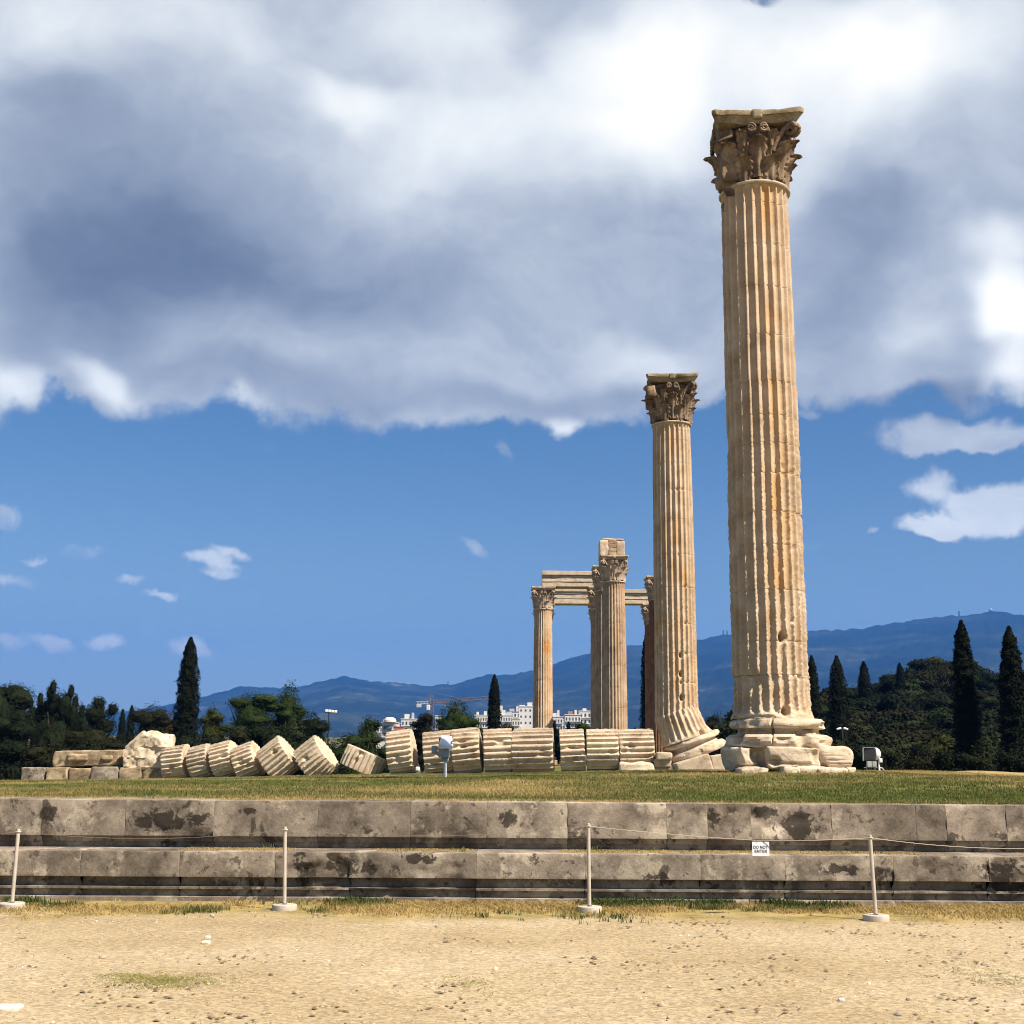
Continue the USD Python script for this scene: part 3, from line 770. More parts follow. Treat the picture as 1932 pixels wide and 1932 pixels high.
def wall_block(x0, x1, prof, seed, stainy):
    pr = []
    for (a0, b0), (a1, b1) in zip(prof[:-1], prof[1:]):
        k = max(1, int(math.hypot(a1 - a0, b1 - b0) / 0.035))
        pr += [(a0 + (a1 - a0) * i / k, b0 + (b1 - b0) * i / k) for i in range(k)]
    pr.append(prof[-1])
    pr = np.array(pr)
    nx = max(6, int((x1 - x0) / 0.045))
    xs = np.concatenate([[x0 + 0.0008, x0 + 0.0035, x0 + .02], np.linspace(x0 + 0.05, x1 - 0.05, nx), [x1 - .02, x1 - 0.0035, x1 - 0.0008]])
    X, K = np.meshgrid(xs, np.arange(len(pr)), indexing='ij')
    Yv, Z = pr[K, 0], pr[K, 1]
    P = np.stack([X, Yv * 0 + seed * 1.7, Z], -1)
    w = fbm(P * 5, 4, 41) - 0.5
    low = fbm(P * np.array([1.3, 1, 2.2]) + seed, 3, 47)
    pit = np.clip((fbm(P * np.array([2.4, 1, 3.0]), 4, 53) - (0.60 - 0.06 * stainy)) * 6, 0, 1)
    off = w * 0.006 + (low - 0.5) * 0.006 + pit * (0.010 + 0.026 * stainy)
    edge = np.minimum(X - x0, x1 - X)
    off += 0.003 * np.exp(-(edge / 0.002) ** 2) + 0.03 * np.clip(noise(P * 9 + 3, 9) - .55, 0, 1) * np.exp(-(edge / 0.05) ** 2)
    top = prof[-1][1]
    lipd = np.clip(fbm(P * np.array([3.5, 1, 0.1]), 3, 61) - 0.5, 0, 1)
    nearlip = np.exp(-((Z - top) / 0.03) ** 2) * (Yv < prof[-2][0] + 0.05)
    off += nearlip * lipd * 0.03
    front = np.clip((prof[-1][0] - 0.05 - Yv) / 0.1, 0, 1)
    set_in = (random.Random(seed).random() - 0.5) * 0.006
    Yw = WALL_Y + Yv + (off + set_in) * front
    Zw = Z - nearlip * lipd * 0.02 - 0.003 * np.exp(-(edge / 0.004) ** 2) * (Yv > prof[-2][0] - .01)
    V = np.stack([X, Yw, Zw], -1).reshape(-1, 3)
    F = gridfaces(len(xs), len(pr))
    k = len(pr)
    ex, vs = [], [V]
    n = len(V)
    for s, i in ((0, 0), (1, len(xs) - 1)):
        c = np.array([[xs[i], WALL_Y + prof[-1][0], prof[0][1]]])
        vs.append(c)
        for j in range(k - 1):
            tri = [n, i * k + j, i * k + j + 1]
            ex.append(tri if s else tri[::-1])
        n += 1
    return np.vstack(vs), np.vstack([F, ex])


wall = thing('stepped_wall', 'long grey weathered stone wall of two stepped courses below the grass', 'wall')
zu = lambda z, off=0: off + z / 1.578
ju = [zu(v) for v in (-140, 148, 465, 800, 1195, 1545, 1835)] + [zu(v, 1224) for v in (210, 585, 740, 905, 1210, 1530, 1645, 1872, 2180)]
jl = [zu(v) for v in (-330, 308, 680, 1040, 1320, 1797)] + [zu(v, 1224) for v in (275, 710, 1028, 1435, 1795, 2120)]


off_ = 0.7892 * 0 + 440 / 1.578
ju = [ju[0] - off_ * k * (1 + .06 * (-1) ** k) for k in range(5, 0, -1)] + ju + [ju[-1] + off_ * k * (1 + .05 * (-1) ** k) for k in range(1, 6)]
jl = [jl[0] - off_ * k * (1 - .07 * (-1) ** k) for k in range(5, 0, -1)] + jl + [jl[-1] + off_ * k * (1 - .06 * (-1) ** k) for k in range(1, 6)]


def wx(nx_, prof_y):
    return at(nx_ * 0.7892, 1600, WALL_Y + prof_y)[0]


for js, prof, py_, sd in ((ju, WU, 0.515, 100), (jl, WL, 0.0, 200)):
    for i in range(len(js) - 1):
        i_ = i - 5
        st_ = {100: {2: 1.0, 5: .7, 8: .6, 9: .8, 10: 1.4}, 200: {3: 1.7, 4: 1.3, 8: 1.2, 9: 1.0, 10: 1.7}}[sd].get(i_, 0)
        part(wall, 'block', wall_block(wx(js[i], py_), wx(js[i + 1], py_), prof, sd + i_, st_), MAT['grey_stone'], smooth=50)

# ------------------------------------------------------------------ rope barrier
posts = []
plabels = ['pale rope post standing just beyond the left edge of the picture', 'pale rope post standing just beyond the right edge of the picture', 'pale rope post on a round concrete foot at the far left', 'pale upright rope post on a round foot, second from the left', 'pale rope post on a round foot, left of the do not enter sign',
           'leaning pale rope post on a round foot, right of the do not enter sign']
for (bx, by, tx_, ty_), lab in zip(((-520, 1700, -502, 1562), (2190, 1722, 2176, 1580), (23, 1703, 35, 1564), (537, 1703, 538, 1560), (1112, 1702, 1110, 1553), (1652, 1719, 1641, 1575)), plabels):
    Y = 14.42 if by < 1710 else (13.75 if by < 1721 else 13.9)
    b = at(bx, by, Y); t = at(tx_, ty_, Y)
    b[2] = float(gravel_z(np.array([b[0]]), np.array([b[1]]))[0])
    p = thing('rope_post', lab, 'post', 'posts of the rope barrier', loc=b)
    d = t - b
    part(p, 'foot', lathe([(0.02, -0.03), (0.132, -0.03), (0.137, 0.0), (0.137, 0.052), (0.130, 0.060), (0.02, 0.061)], 40, 0.006, 9, seed=bx), MAT['concrete'], smooth=40)
    part(p, 'pole', tube([np.array([0, 0, 0.05]), d * .3 + [0, 0, .03], d * .7, d * .985, d], [0.0205, .0205, .0205, .0205, .017], 14), MAT['post'], smooth=40)
    part(p, 'collar', lathe([(0.021, 0.058), (0.027, 0.058), (0.027, 0.068), (0.021, 0.07)], 16), MAT['lamp_dark'], smooth=40)
    part(p, 'rope_loop', tube([d * .965 + [0.026 * math.cos(a), 0.026 * math.sin(a), 0.004 * math.sin(3 * a)] for a in np.linspace(0, 2 * PI, 17)], 0.006, 6), MAT['rope'], smooth=True)
    posts.append(b + d * 0.965)
sg = at(1437.5, 1587, 14.0)


def hang(a, b, sag, n=40):
    t = np.linspace(0, 1, n)[:, None]
    p = a + (b - a) * t
    p[:, 2] -= sag * 4 * (t * (1 - t))[:, 0]
    return p


def lowpoint(a, c, b):
    """A rope pulled down at c by the weight of the sign."""
    return np.vstack([hang(a, c, 0.012), hang(c, b, 0.012)[1:]])


p_left, p_right = posts[0], posts[1]
posts = posts[2:]
ends = [p_left] + posts + [p_right]
rl = ['thin rope leaving the far left post out of the frame', 'thin rope sagging between the two left posts', 'thin rope sagging between the second and third posts', 'thin rope pulled down by the do not enter sign',
      'thin rope running off to the right of the leaning post']
for i in range(5):
    a, b = ends[i], ends[i + 1]
    pts = lowpoint(a, np.array([sg[0], (a[1] + b[1]) / 2, sg[2]]), b) if i == 3 else hang(a, b, 0.085 if i in (1, 2) else 0.10)
    part('/World', 'rope', tube(pts, 0.0034 if i > 2 else .0024, 6), MAT['rope'], smooth=True, label=rl[i], category=None, **{}) if False else tag(stage.GetPrimAtPath(part('/World', 'rope', tube(pts, 0.0034 if i > 2 else .0024, 6), MAT['rope' if i > 2 else 'rope_dull'], smooth=True)), rl[i], 'rope', 'ropes of the barrier')
sy_ = (posts[2][1] + posts[3][1]) / 2
s = thing('warning_sign', 'small white sign reading DO NOT ENTER hung on the rope', 'sign', loc=(sg[0], sy_ - 0.004, sg[2]))
W_, H_ = 0.186, 0.150
part(s, 'plate', rbox(0, 0, -0.012 - H_ / 2, W_, 0.004, H_, 0.002, n=4), MAT['sign'], smooth=40)
for sxx in (-0.045, 0.03):
    part(s, 'cable_tie', tube([np.array([sxx, -0.004, -.028]), np.array([sxx + .002, -0.007, -.01]), np.array([sxx, 0, .006]), np.array([sxx, .006, -.01]), np.array([sxx, .004, -.028])], 0.0016, 5), MAT['lamp_dark'], smooth=True)
for txt, zz in (('DO NOT', -0.085), ('ENTER', -0.127)):
    tm = meshkit.text_mesh(txt, 0.031, 0.0015, True)
    v = np.asarray(tm.vertices); wd = v[:, 0].max() - v[:, 0].min()
    k = min(1.0, 0.158 / wd)
    v = np.stack([(v[:, 0] - v[:, 0].min() - wd / 2) * k, -0.0022 - v[:, 2], v[:, 1] + zz], -1)
    part(s, 'lettering', (v, np.asarray(tm.faces)), MAT['ink'])

# ------------------------------------------------------------------ columns
NF = 24


def shaft_piece(z0, z1, Rf, seed, nth=240, dz=0.05, chips=1.0, holes=(), flute_end=(None, None), zoff=0.0, caps=False, stains=None, thr=0.5, nf=NF, wear=None, phase=0.0, deep=0.41):
    """One fluted drum standing along z. Rf(z) is its radius, holes are (angle, z, radius, depth)."""
    th = np.arange(nth) * 2 * PI / nth
    nz = max(4, int((z1 - z0) / dz))
    zs = np.concatenate([[z0, z0 + 0.012], np.linspace(z0 + 0.03, z1 - 0.03, nz), [z1 - 0.012, z1]])
    T, Zz = np.meshgrid(th, zs, indexing='ij')
    R = Rf(Zz)
    t = (T * nf / (2 * PI) + phase) % 1.0
    w = 0.10
    s_ = np.clip((t - w) / (1 - 2 * w), 0, 1)
    dep = deep * (2 * PI * R / nf) * np.sqrt(np.clip(1 - (2 * s_ - 1) ** 2, 0, 1))
    lo, hi = flute_end
    if lo is not None:
        dep = dep * np.sqrt(np.clip(1 - np.clip((lo + 0.12 - Zz) / 0.12, 0, 1) ** 2, 0, 1))
    if hi is not None:
        dep = dep * np.sqrt(np.clip(1 - np.clip((Zz - hi + 0.12) / 0.12, 0, 1) ** 2, 0, 1))
    P = np.stack([R * np.cos(T), R * np.sin(T), Zz + zoff], -1) + seed * 3.17
    big = fbm(P * 1.5, 3, 71)
    mid = fbm(P * 5.5, 3, 72)
    small = noise(P * 17, 73)
    amt = chips * np.ones_like(Zz) if wear is None else chips * wear(T, Zz)
    # each arris is notched along its length, so its edge is ragged but the flutes stay straight
    fid = np.floor(T * nf / (2 * PI) + phase + .5) % nf
    q1 = noise(np.stack([fid * 3.37 + seed, (Zz + zoff) * 10, fid * 0 + seed], -1), 81)
    q2 = noise(np.stack([fid * 5.11 + seed, (Zz + zoff) * 26, fid * 0 + seed], -1), 82)
    q3 = noise(np.stack([fid * 2.3 + seed, (Zz + zoff) * 1.6, fid * 0 + seed], -1), 83)
    cut = amt * (0.020 * np.clip((q1 - .46) * 6, 0, 1) * (.35 + .65 * np.clip((q3 - .3) * 3, 0, 1)) + 0.018 * np.clip((q2 - .48) * 7, 0, 1))
    cut = cut * (.8 + .4 * small)
    cut = np.minimum(cut, 0.062) + amt * 0.05 * np.clip((big - 0.655) * 9, 0, 1)
    r = np.minimum(R - dep, R - cut) - 0.004 * (mid - .5) - amt * .012 * np.clip((small - .62) * 6, 0, 1)
    r -= 0.014 * np.exp(-((Zz - z0) / 0.014) ** 2) + 0.014 * np.exp(-((Zz - z1) / 0.014) ** 2)
    je = np.exp(-(np.minimum(Zz - z0, z1 - Zz) / 0.09) ** 2)
    r -= je * 0.07 * np.clip(noise(P * 4.5, 75) - 0.62, 0, 1) * 2.5 * np.clip(chips, .4, 2)
    for (ha, hz, hr, hd) in holes:
        da = ((T - ha + PI) % (2 * PI) - PI) * R
        dd = np.sqrt(da ** 2 + (Zz - hz) ** 2)
        r -= hd * np.exp(-(dd / hr) ** 4)
    P = np.stack([r * np.cos(T), r * np.sin(T), Zz], -1)
    v = P.reshape(-1, 3)
    f = gridfaces(nth, len(zs), True)
    st_ = np.zeros(len(v)) if stains is None else stains(T, Zz).reshape(-1)
    k = len(zs)
    if caps:
        # dressed end faces: a smooth rim and a roughened middle
        for e, idx in ((0, 0), (1, k - 1)):
            zc = zs[idx]; sg_ = -1 if e == 0 else 1
            rings = [np.arange(nth) * k + idx]
            for q in (0.985, 0.8, 0.6, 0.4, 0.2):
                rr_ = r[:, idx] * q if q > .9 else r[:, idx].mean() * q
                pr_ = np.stack([rr_ * np.cos(th), rr_ * np.sin(th), np.full(nth, zc)], -1)
                pr_[:, 2] += sg_ * ((fbm(pr_ * 2.2 + seed * 5 + e * 9, 3, 77) - .5) * 0.05 * (q < .9) - 0.012 * (q < .7))
                rings.append(len(v) + np.arange(nth)); v = np.vstack([v, pr_])
            v = np.vstack([v, [[0, 0, zc - sg_ * 0.012]]]); cidx = len(v) - 1
            for a, b in zip(rings[:-1], rings[1:]):
                a2, b2 = np.roll(a, -1), np.roll(b, -1)
                q = np.vstack([np.stack([a, a2, b2], 1), np.stack([a, b2, b], 1)])
                f = np.vstack([f, q if sg_ > 0 else q[:, ::-1]])
            a = rings[-1]; q = np.stack([a, np.roll(a, -1), np.full(nth, cidx)], 1)
            f = np.vstack([f, q if sg_ > 0 else q[:, ::-1]])
        st_ = np.concatenate([st_, np.zeros(len(v) - len(st_))])
    return (v, f), st_


def acanthus(ang, r0, z0, h, w, curl, seed, lob=5, thick=0.045, nu=17, nv=15, bell=None):
    """A leaf that hugs the bell, bends outwards and curls over at the tip."""
    u = np.linspace(-1, 1, nu); t = np.linspace(0, 1, nv)
    U, T = np.meshgrid(u, t, indexing='ij')
    rr_ = random.Random(seed)
    wid = w * 0.5 * (0.60 + 0.50 * np.sin(np.clip(T * 1.1, 0, 1) * PI) ** 0.7) * np.sqrt(np.clip(1 - np.clip((T - .72) / .30, 0, 1) ** 2, 0.03, 1))
    wid = wid * (1 - 0.30 * np.abs(np.sin(T * lob * PI)) ** 3 * (np.abs(U) > .6))
    hh = h * (1.16 * T - 0.30 * T ** 6)
    out = 0.035 + curl * T ** 2.5 - .05 * T ** 8
    out = out + 0.05 * np.cos(U * PI * 3) * (0.45 + 0.55 * T) * (1 - .6 * T) + 0.09 * (1 - U ** 2) - .05
    base = bell(z0 + hh) if bell else r0
    R = base + out + rr_.uniform(-.02, .02)
    A = ang + U * wid / np.maximum(base, .3)
    n3 = (fbm(np.stack([U * 2 + seed, T * 4, U * 0], -1), 3, seed) - .5) * 0.05
    O = np.stack([(R + n3) * np.cos(A), (R + n3) * np.sin(A), z0 + hh + n3 * .5], -1)
    I = np.stack([(R - thick) * np.cos(A), (R - thick) * np.sin(A), z0 + hh - thick * .7 * T ** 3], -1)
    v = np.vstack([O.reshape(-1, 3), I.reshape(-1, 3)])
    g = gridfaces(nu, nv); n = nu * nv
    ex = []
    rim = [i * nv for i in range(nu)] + [(nu - 1) * nv + j for j in range(1, nv)] + [i * nv + nv - 1 for i in range(nu - 2, -1, -1)] + [j for j in range(nv - 2, -1, -1)]
    for a, b in zip(rim[:-1], rim[1:]):
        ex += [[a, b, n + b], [a, n + b, n + a]]
    return v, np.vstack([g, g[:, ::-1] + n, ex])


def scroll(start, tip, right, upv, size, turns=1.35, r0=0.06, r1=0.03, n=34, seg=7):
    """A stalk that rises from start to tip and rolls up into a volute."""
    start, tip, right, upv = map(lambda a: np.asarray(a, float), (start, tip, right, upv))
    t = np.linspace(0, 1, n // 2)[:, None]
    ctrl_ = start * .35 + tip * .65 - right * np.dot(tip - start, right) * .32 + upv * 0.10
    p = (1 - t) ** 2 * start + 2 * t * (1 - t) * ctrl_ + t ** 2 * tip
    c = tip - upv * size
    a = np.linspace(0, turns * 2 * PI, n)[1:, None]
    q = c + (upv * np.cos(a) + right * np.sin(a)) * size * (1 - 0.78 * a / (turns * 2 * PI))
    pts = np.vstack([p, q])
    return tube(pts, np.linspace(r0, r1, len(pts)), seg)


def capital(parent, rn, seed, S=1.0, mat='capital', mat_top='abacus', fine=True, rot=0.0, missing=(), half=1.23, H=2.15):
    """A Corinthian capital standing on the neck ring at z = 0."""
    cap = thing('capital', parent=parent)
    bellz = np.array([0, .25, .6, 1.0, 1.35, 1.6, 1.78]) * H / 2.15
    bellr = np.array([rn, rn * .985, rn * 1.0, rn * 1.03, rn * 1.10, rn * 1.2, rn * 1.27])
    bell = lambda z: np.interp(z, bellz, bellr)
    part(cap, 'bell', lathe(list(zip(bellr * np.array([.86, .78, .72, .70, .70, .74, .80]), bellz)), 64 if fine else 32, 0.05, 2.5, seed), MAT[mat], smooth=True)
    nu, nv = (17, 21) if fine else (9, 10)
    rows = []
    for k in range(8):
        rows.append((rot + k * PI / 4 + PI / 8, .02, .78, .56, .30, k))
    for k in range(8):
        rows.append((rot + k * PI / 4, .10, 1.26, .50, .38, k + 20))
    for k in range(8):
        rows.append((rot + k * PI / 4 + PI / 8, .62, .86, .34, .26, k + 40))
    merged = []
    for a, z0, h, w, cu, sd in rows:
        if sd in missing:
            continue
        lm = acanthus(a, rn, z0, h * H / 2.15, w * rn / .86, cu, seed + sd, nu=nu, nv=nv, bell=bell)
        if fine:
            part(cap, 'acanthus_leaf', lm, MAT[mat], smooth=50)
        else:
            merged.append(lm)
    k215 = H / 2.15
    vols = []
    for c in range(4):
        a = rot + PI / 4 + c * PI / 2
        if ('corner', c) in missing:
            continue
        out = np.array([math.cos(a), math.sin(a), 0]); side = np.array([-math.sin(a), math.cos(a), 0])
        for s_ in (-1, 1):
            a0 = a + s_ * 0.33
            start = np.array([math.cos(a0), math.sin(a0), 0]) * (rn * 1.06) + [0, 0, 0.95 * k215]
            tip = out * (half * 1.414 * 0.77) + side * s_ * 0.08 + [0, 0, 1.74 * k215]
            vols.append(('corner_volute', scroll(start, tip, out, [0, 0, 1.0], 0.17, 1.3, .075, .045, 30 if fine else 18, 7 if fine else 5)))
    for c in range(4):
        a = rot + c * PI / 2
        out = np.array([math.cos(a), math.sin(a), 0]); side = np.array([-math.sin(a), math.cos(a), 0])
        for s_ in (-1, 1):
            if ('helix', c, s_) in missing:
                continue
            start = out * (rn * 1.12) + side * s_ * 0.36 + [0, 0, 1.05 * k215]
            tip = out * (rn * 1.27) + side * s_ * 0.17 + [0, 0, 1.70 * k215]
            vols.append(('helix', scroll(start, tip, -side * s_, [0, 0, 1.0], 0.12, 1.6, .045, .028, 30 if fine else 16, 6 if fine else 5)))
    if fine:
        for nme, vm_ in vols:
            part(cap, nme, vm_, MAT[mat], smooth=60)
    else:
        part(cap, 'foliage', cat(*merged, *[vv for _, vv in vols]), MAT[mat], smooth=50)
    # the abacus: four hollow sides between cut corners
    def outline(hf, n=14, hollow=0.13):
        pts = []
        for c in range(4):
            a = rot + c * PI / 2
            out = np.array([math.cos(a), math.sin(a)]); side = np.array([-math.sin(a), math.cos(a)])
            for t in np.linspace(-1, 1, n):
                pts.append(out * (hf - hollow * (1 - t * t)) + side * t * hf * 0.93)
        return np.array(pts)
    lay = [(half - .16, 1.80), (half - .13, 1.84), (half - .07, 1.93), (half - .04, 1.97), (half - .04, 1.99), (half, 2.0), (half + .01, 2.09), (half - .01, 2.15)]
    rings = [np.column_stack([outline(hf, 14 if fine else 8), np.full(4 * (14 if fine else 8), z * k215)]) for hf, z in lay]
    P = np.stack(rings, 1)
    for c in range(4):
        if ('corner', c) in missing and c == 1:      # this corner of the slab has broken away
            q_ = np.hypot(P[..., 0], P[..., 1])
            da_ = (np.arctan2(P[..., 1], P[..., 0]) - rot - PI / 4 - c * PI / 2 + PI) % (2 * PI) - PI
            lim = np.where(np.abs(da_) < .62, 1.13 + .10 * noise(P * 5, 3), 9)
            P[..., :2] *= np.minimum(1, lim / q_)[..., None]
    w_ = fbm(P * 3.2 + seed * 2.3, 4, seed + 11)
    P = P - (np.clip((w_ - .52) * 3, 0, 1) * 0.14)[..., None] * P / np.linalg.norm(P[..., :2], axis=-1, keepdims=True) * np.array([1, 1, .15]) + ((fbm(P * 9, 3, 4) - .5) * .03)[..., None]
    v = P.reshape(-1, 3); n_ = P.shape[0]; kk = P.shape[1]
    f = gridfaces(n_, kk, True)
    v = np.vstack([v, [0, 0, lay[0][1] * k215], [0, 0, lay[-1][1] * k215]])
    f = np.vstack([f, [[len(v) - 2, ((i + 1) % n_) * kk, i * kk] for i in range(n_)], [[len(v) - 1, i * kk + kk - 1, ((i + 1) % n_) * kk + kk - 1] for i in range(n_)]])
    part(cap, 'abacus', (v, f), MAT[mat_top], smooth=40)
    for c in range(4):
        if ('fleuron', c) in missing:
            continue
        a = rot + c * PI / 2
        part(cap, 'fleuron', rot_mesh(rbox(half - .17, 0, 2.02 * k215, .16, .26, .24, .05, .02, 6, seed + c, 5), Rz(math.degrees(a))), MAT[mat_top], smooth=50)
    return cap


def ring(r, z, th_=0.05, n=72, dmg=0.012, seed=0):
    return lathe([(r - .05, z - th_ * .9), (r + .03, z - th_ * .9), (r + .055, z - th_ * .5), (r + .055, z - th_ * .1), (r + .03, z + th_ * .3), (r - .05, z + th_ * .3)], n, dmg, 5, seed)


# --- the tall near column
B1 = at(1456, 1400, 30.7)
C1 = np.array([B1[0] + 0.02, 30.7, zt1(6.3, 30.7) - 0.02])
col = thing('column', 'tallest column, intact with broad moulded base, nearest of all', 'column', loc=C1)
zat = lambda y, Y=30.7: at(1456, y, Y)[2] - C1[2]
z_pl, z_b0, z_s0, z_ring, z_top = zat(1410, 29.6), zat(1388, 29.7), zat(1355, 29.8), zat(341, 29.85), zat(203, 29.55)
k1 = np.array([z_s0, z_s0 + .10, z_s0 + .35, 3, 6, 10, 13, z_ring - .3, z_ring])
r1 = np.array([1.02, .97, .93, .925, .915, .895, .875, .86, .86])
Rf1 = lambda z: np.interp(z, k1, r1)
joints = [z_s0, zat(1277), zat(1215), zat(1120), zat(1037), zat(976), zat(905), zat(850), zat(798), zat(735), zat(650), zat(560), zat(482), zat(405), z_ring]
rng1 = random.Random(4)
ochre = {}


def stain1(i):
    def f(T, Z):
        a = (T + PI / 2) % (2 * PI) - PI
        fl = np.floor(((T * NF / (2 * PI)) % NF)).astype(int)
        s_ = np.zeros_like(T)
        for k in range(NF):
            r_ = random.Random(1000 * i + k).random()
            ang = ((k + .5) * 2 * PI / NF + PI / 2 + PI) % (2 * PI) - PI
            pref = math.exp(-((ang - 0.15) / 0.32) ** 2) * 0.8 + math.exp(-((ang - .6) / .3) ** 2) * .3
            v_ = max(0, pref - 0.28 * r_) if r_ < .85 else 0
            if Z.mean() < 4.5:
                v_ *= 0.15
            s_[fl == k] = v_
        n_ = fbm(np.stack([np.cos(T) * 6, np.sin(T) * 6, Z * .9], -1), 3, 5)
        return np.clip(s_ * np.clip((n_ - .32) * 2.4, 0, 1), 0, .62)
    return f


def wear1(T, Z):
    a = (T + PI / 2 + PI) % (2 * PI) - PI          # 0 faces the camera, positive to the right
    low = np.interp(Z, [0, 2.0, 4.5, 8.2, 9.2, 12, 17], [1.25, 1.15, 0.95, 0.75, 0.28, .2, .25])
    return low * .85 + 0.35 * np.exp(-((a + 1.4) / .35) ** 2)


def ang_at(Xoff, R):
    return -PI / 2 + math.asin(max(-1, min(1, Xoff / R)))


pxm = mpp(30.2)
holes1 = [(ang_at((1465 - 1451) * pxm, .92), zat(1208), .115, .24), (ang_at((1466 - 1456) * pxm, .97), zat(1346), .10, .2), (ang_at((1489 - 1452) * pxm, .92), zat(1178), .06, .1), (ang_at((1473 - 1449) * pxm, .9), zat(893), .07, .03)]
for i in range(len(joints) - 1):
    a, b = joints[i], joints[i + 1]
    last = i == len(joints) - 2
    mesh_, st_ = shaft_piece(a, b, Rf1, 1, 336 if b < 9.5 else 288, 0.026 if b < 9.5 else .045, 1.25 if i == 0 else 0.9, [h for h in holes1 if a - .2 < h[1] < b + .2], (z_s0 + .12 if i == 0 else None, z_ring - .10 if last else None), stains=stain1(i), wear=wear1)
    mesh_ = chip(mesh_, 16 if i == 0 else (6 if b < 9 else 3), .06 if i == 0 else .045, 300 + i, radial, True)
    sh = rng1.uniform(-.012, .012)
    part(col, 'shaft_drum', (mesh_[0] + [sh + (0.025 if i == 0 else 0), 0, 0], mesh_[1]), MAT['marble'], smooth=True, stain=st_)
part(col, 'neck_ring', ring(.87, z_ring, .075, 96, .03, 3), MAT['marble_light'], smooth=40)
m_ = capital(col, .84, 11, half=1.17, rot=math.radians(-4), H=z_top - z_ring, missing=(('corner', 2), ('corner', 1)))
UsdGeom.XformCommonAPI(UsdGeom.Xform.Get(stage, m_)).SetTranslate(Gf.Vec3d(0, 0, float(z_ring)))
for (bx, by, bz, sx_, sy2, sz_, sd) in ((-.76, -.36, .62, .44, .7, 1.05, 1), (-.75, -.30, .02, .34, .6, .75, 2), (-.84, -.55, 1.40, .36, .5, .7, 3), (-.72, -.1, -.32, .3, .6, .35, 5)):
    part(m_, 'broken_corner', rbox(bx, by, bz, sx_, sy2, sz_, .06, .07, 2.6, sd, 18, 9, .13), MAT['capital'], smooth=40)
# base: torus, hollow, torus, and a plinth of three slabs
bo = np.array([0.14, 0, 0])
base_p = [(.6, z_pl - .01), (1.14, z_pl - .01), (1.25, z_pl + .04), (1.29, z_pl + .14), (1.26, z_pl + .24), (1.16, z_pl + .285), (1.15, z_pl + .30), (1.00, z_pl + .31), (.95, z_pl + .38), (.965, z_pl + .43), (1.10, z_pl + .445), (1.12, z_pl + .46), (1.17, z_pl + .52), (1.14, z_pl + .60), (1.04, z_s0 - .002), (.6, z_s0 - .001)]
tv, tf = chip(lathe(base_p, 260, 0.08, 2.6, 23, thr=.50), 15, .105, 5, radial)
def on_base(x, y, R_):
    X_ = (x - 1462) * mpp(29.6)
    return (X_, -math.sqrt(max(R_ ** 2 - X_ ** 2, .01)), zat(y, 29.6))


tv, tf = dent((tv, tf), [(on_base(1488, 1394, 1.27), .17, .15, .22), (on_base(1545, 1368, 1.15), .30, .05, .14), (on_base(1520, 1372, 1.15), .22, .06, .10), (on_base(1395, 1400, 1.27), .22, .07, .12), (on_base(1400, 1366, 1.12), .16, .09, .10),
                         (on_base(1432, 1380, 1.2), .025, .3, .08), (on_base(1432, 1368, 1.15), .03, .2, .07), (on_base(1372, 1390, 1.27), .14, .16, .2), (on_base(1452, 1396, 1.27), .18, .045, .06), (on_base(1538, 1400, 1.27), .14, .05, .07),
                         (on_base(1470, 1362, 1.15), .2, .04, .05), (on_base(1500, 1408, 1.27), .3, .04, .08)])
part(col, 'base_moulding', (tv + bo, tf), MAT['marble_base'], smooth=30)
for (bx, bw, bz, bh, am, rr2, sd, dy) in ((-.86, .84, .33, .56, .14, .12, 31, 0.02), (.10, 1.24, .33, .53, .09, .05, 32, -.05), (1.08, .82, .33, .56, .07, .22, 33, .0)):
    pm_ = rbox(bx + .13, dy, bz, bw, 2.5, bh, rr2, am * .7, 1.8, sd, 30, {31: 30, 32: 12, 33: 6}[sd], {31: .15, 32: .085, 33: .06}[sd])
    fy = pm_[0][:, 1].min()
    x0_ = bx + .13
    pm_ = dent(pm_, {31: [((x0_ + .2, fy, .42), .2, .16, .16), ((x0_ - .2, fy, .12), .3, .06, .1), ((x0_ + .35, fy, .2), .1, .2, .14)],
                     32: [((x0_ - .1, fy, .22), .5, .035, .07), ((x0_ + .3, fy, .16), .3, .04, .08), ((x0_ - .5, fy, .25), .12, .12, .12), ((x0_ + .55, fy, .35), .1, .22, .12), ((x0_, fy, .06), .6, .07, .12)],
                     33: [((x0_, fy, .30), .3, .014, .025), ((x0_ + .1, fy, .22), .3, .014, .03), ((x0_ - .05, fy, .40), .25, .012, .02), ((x0_ - .3, fy, .12), .09, .16, .12)]}[sd])
    part(col, 'plinth_slab', pm_, MAT['marble_base'], smooth=35)
for k, (bx, bw, bh) in enumerate(((-.72, .55, .24), (.02, .4, .2), (.45, .6, .22), (.98, .7, .22), (1.42, .22, .28), (-1.0, .3, .16))):
    part(col, 'footing_stone', rbox(bx + .1, -1.05 - .1 * (k % 2), .02, bw, .7, bh, .06, .06, 3, 40 + k, 10, 7), MAT['marble_light'], smooth=35)

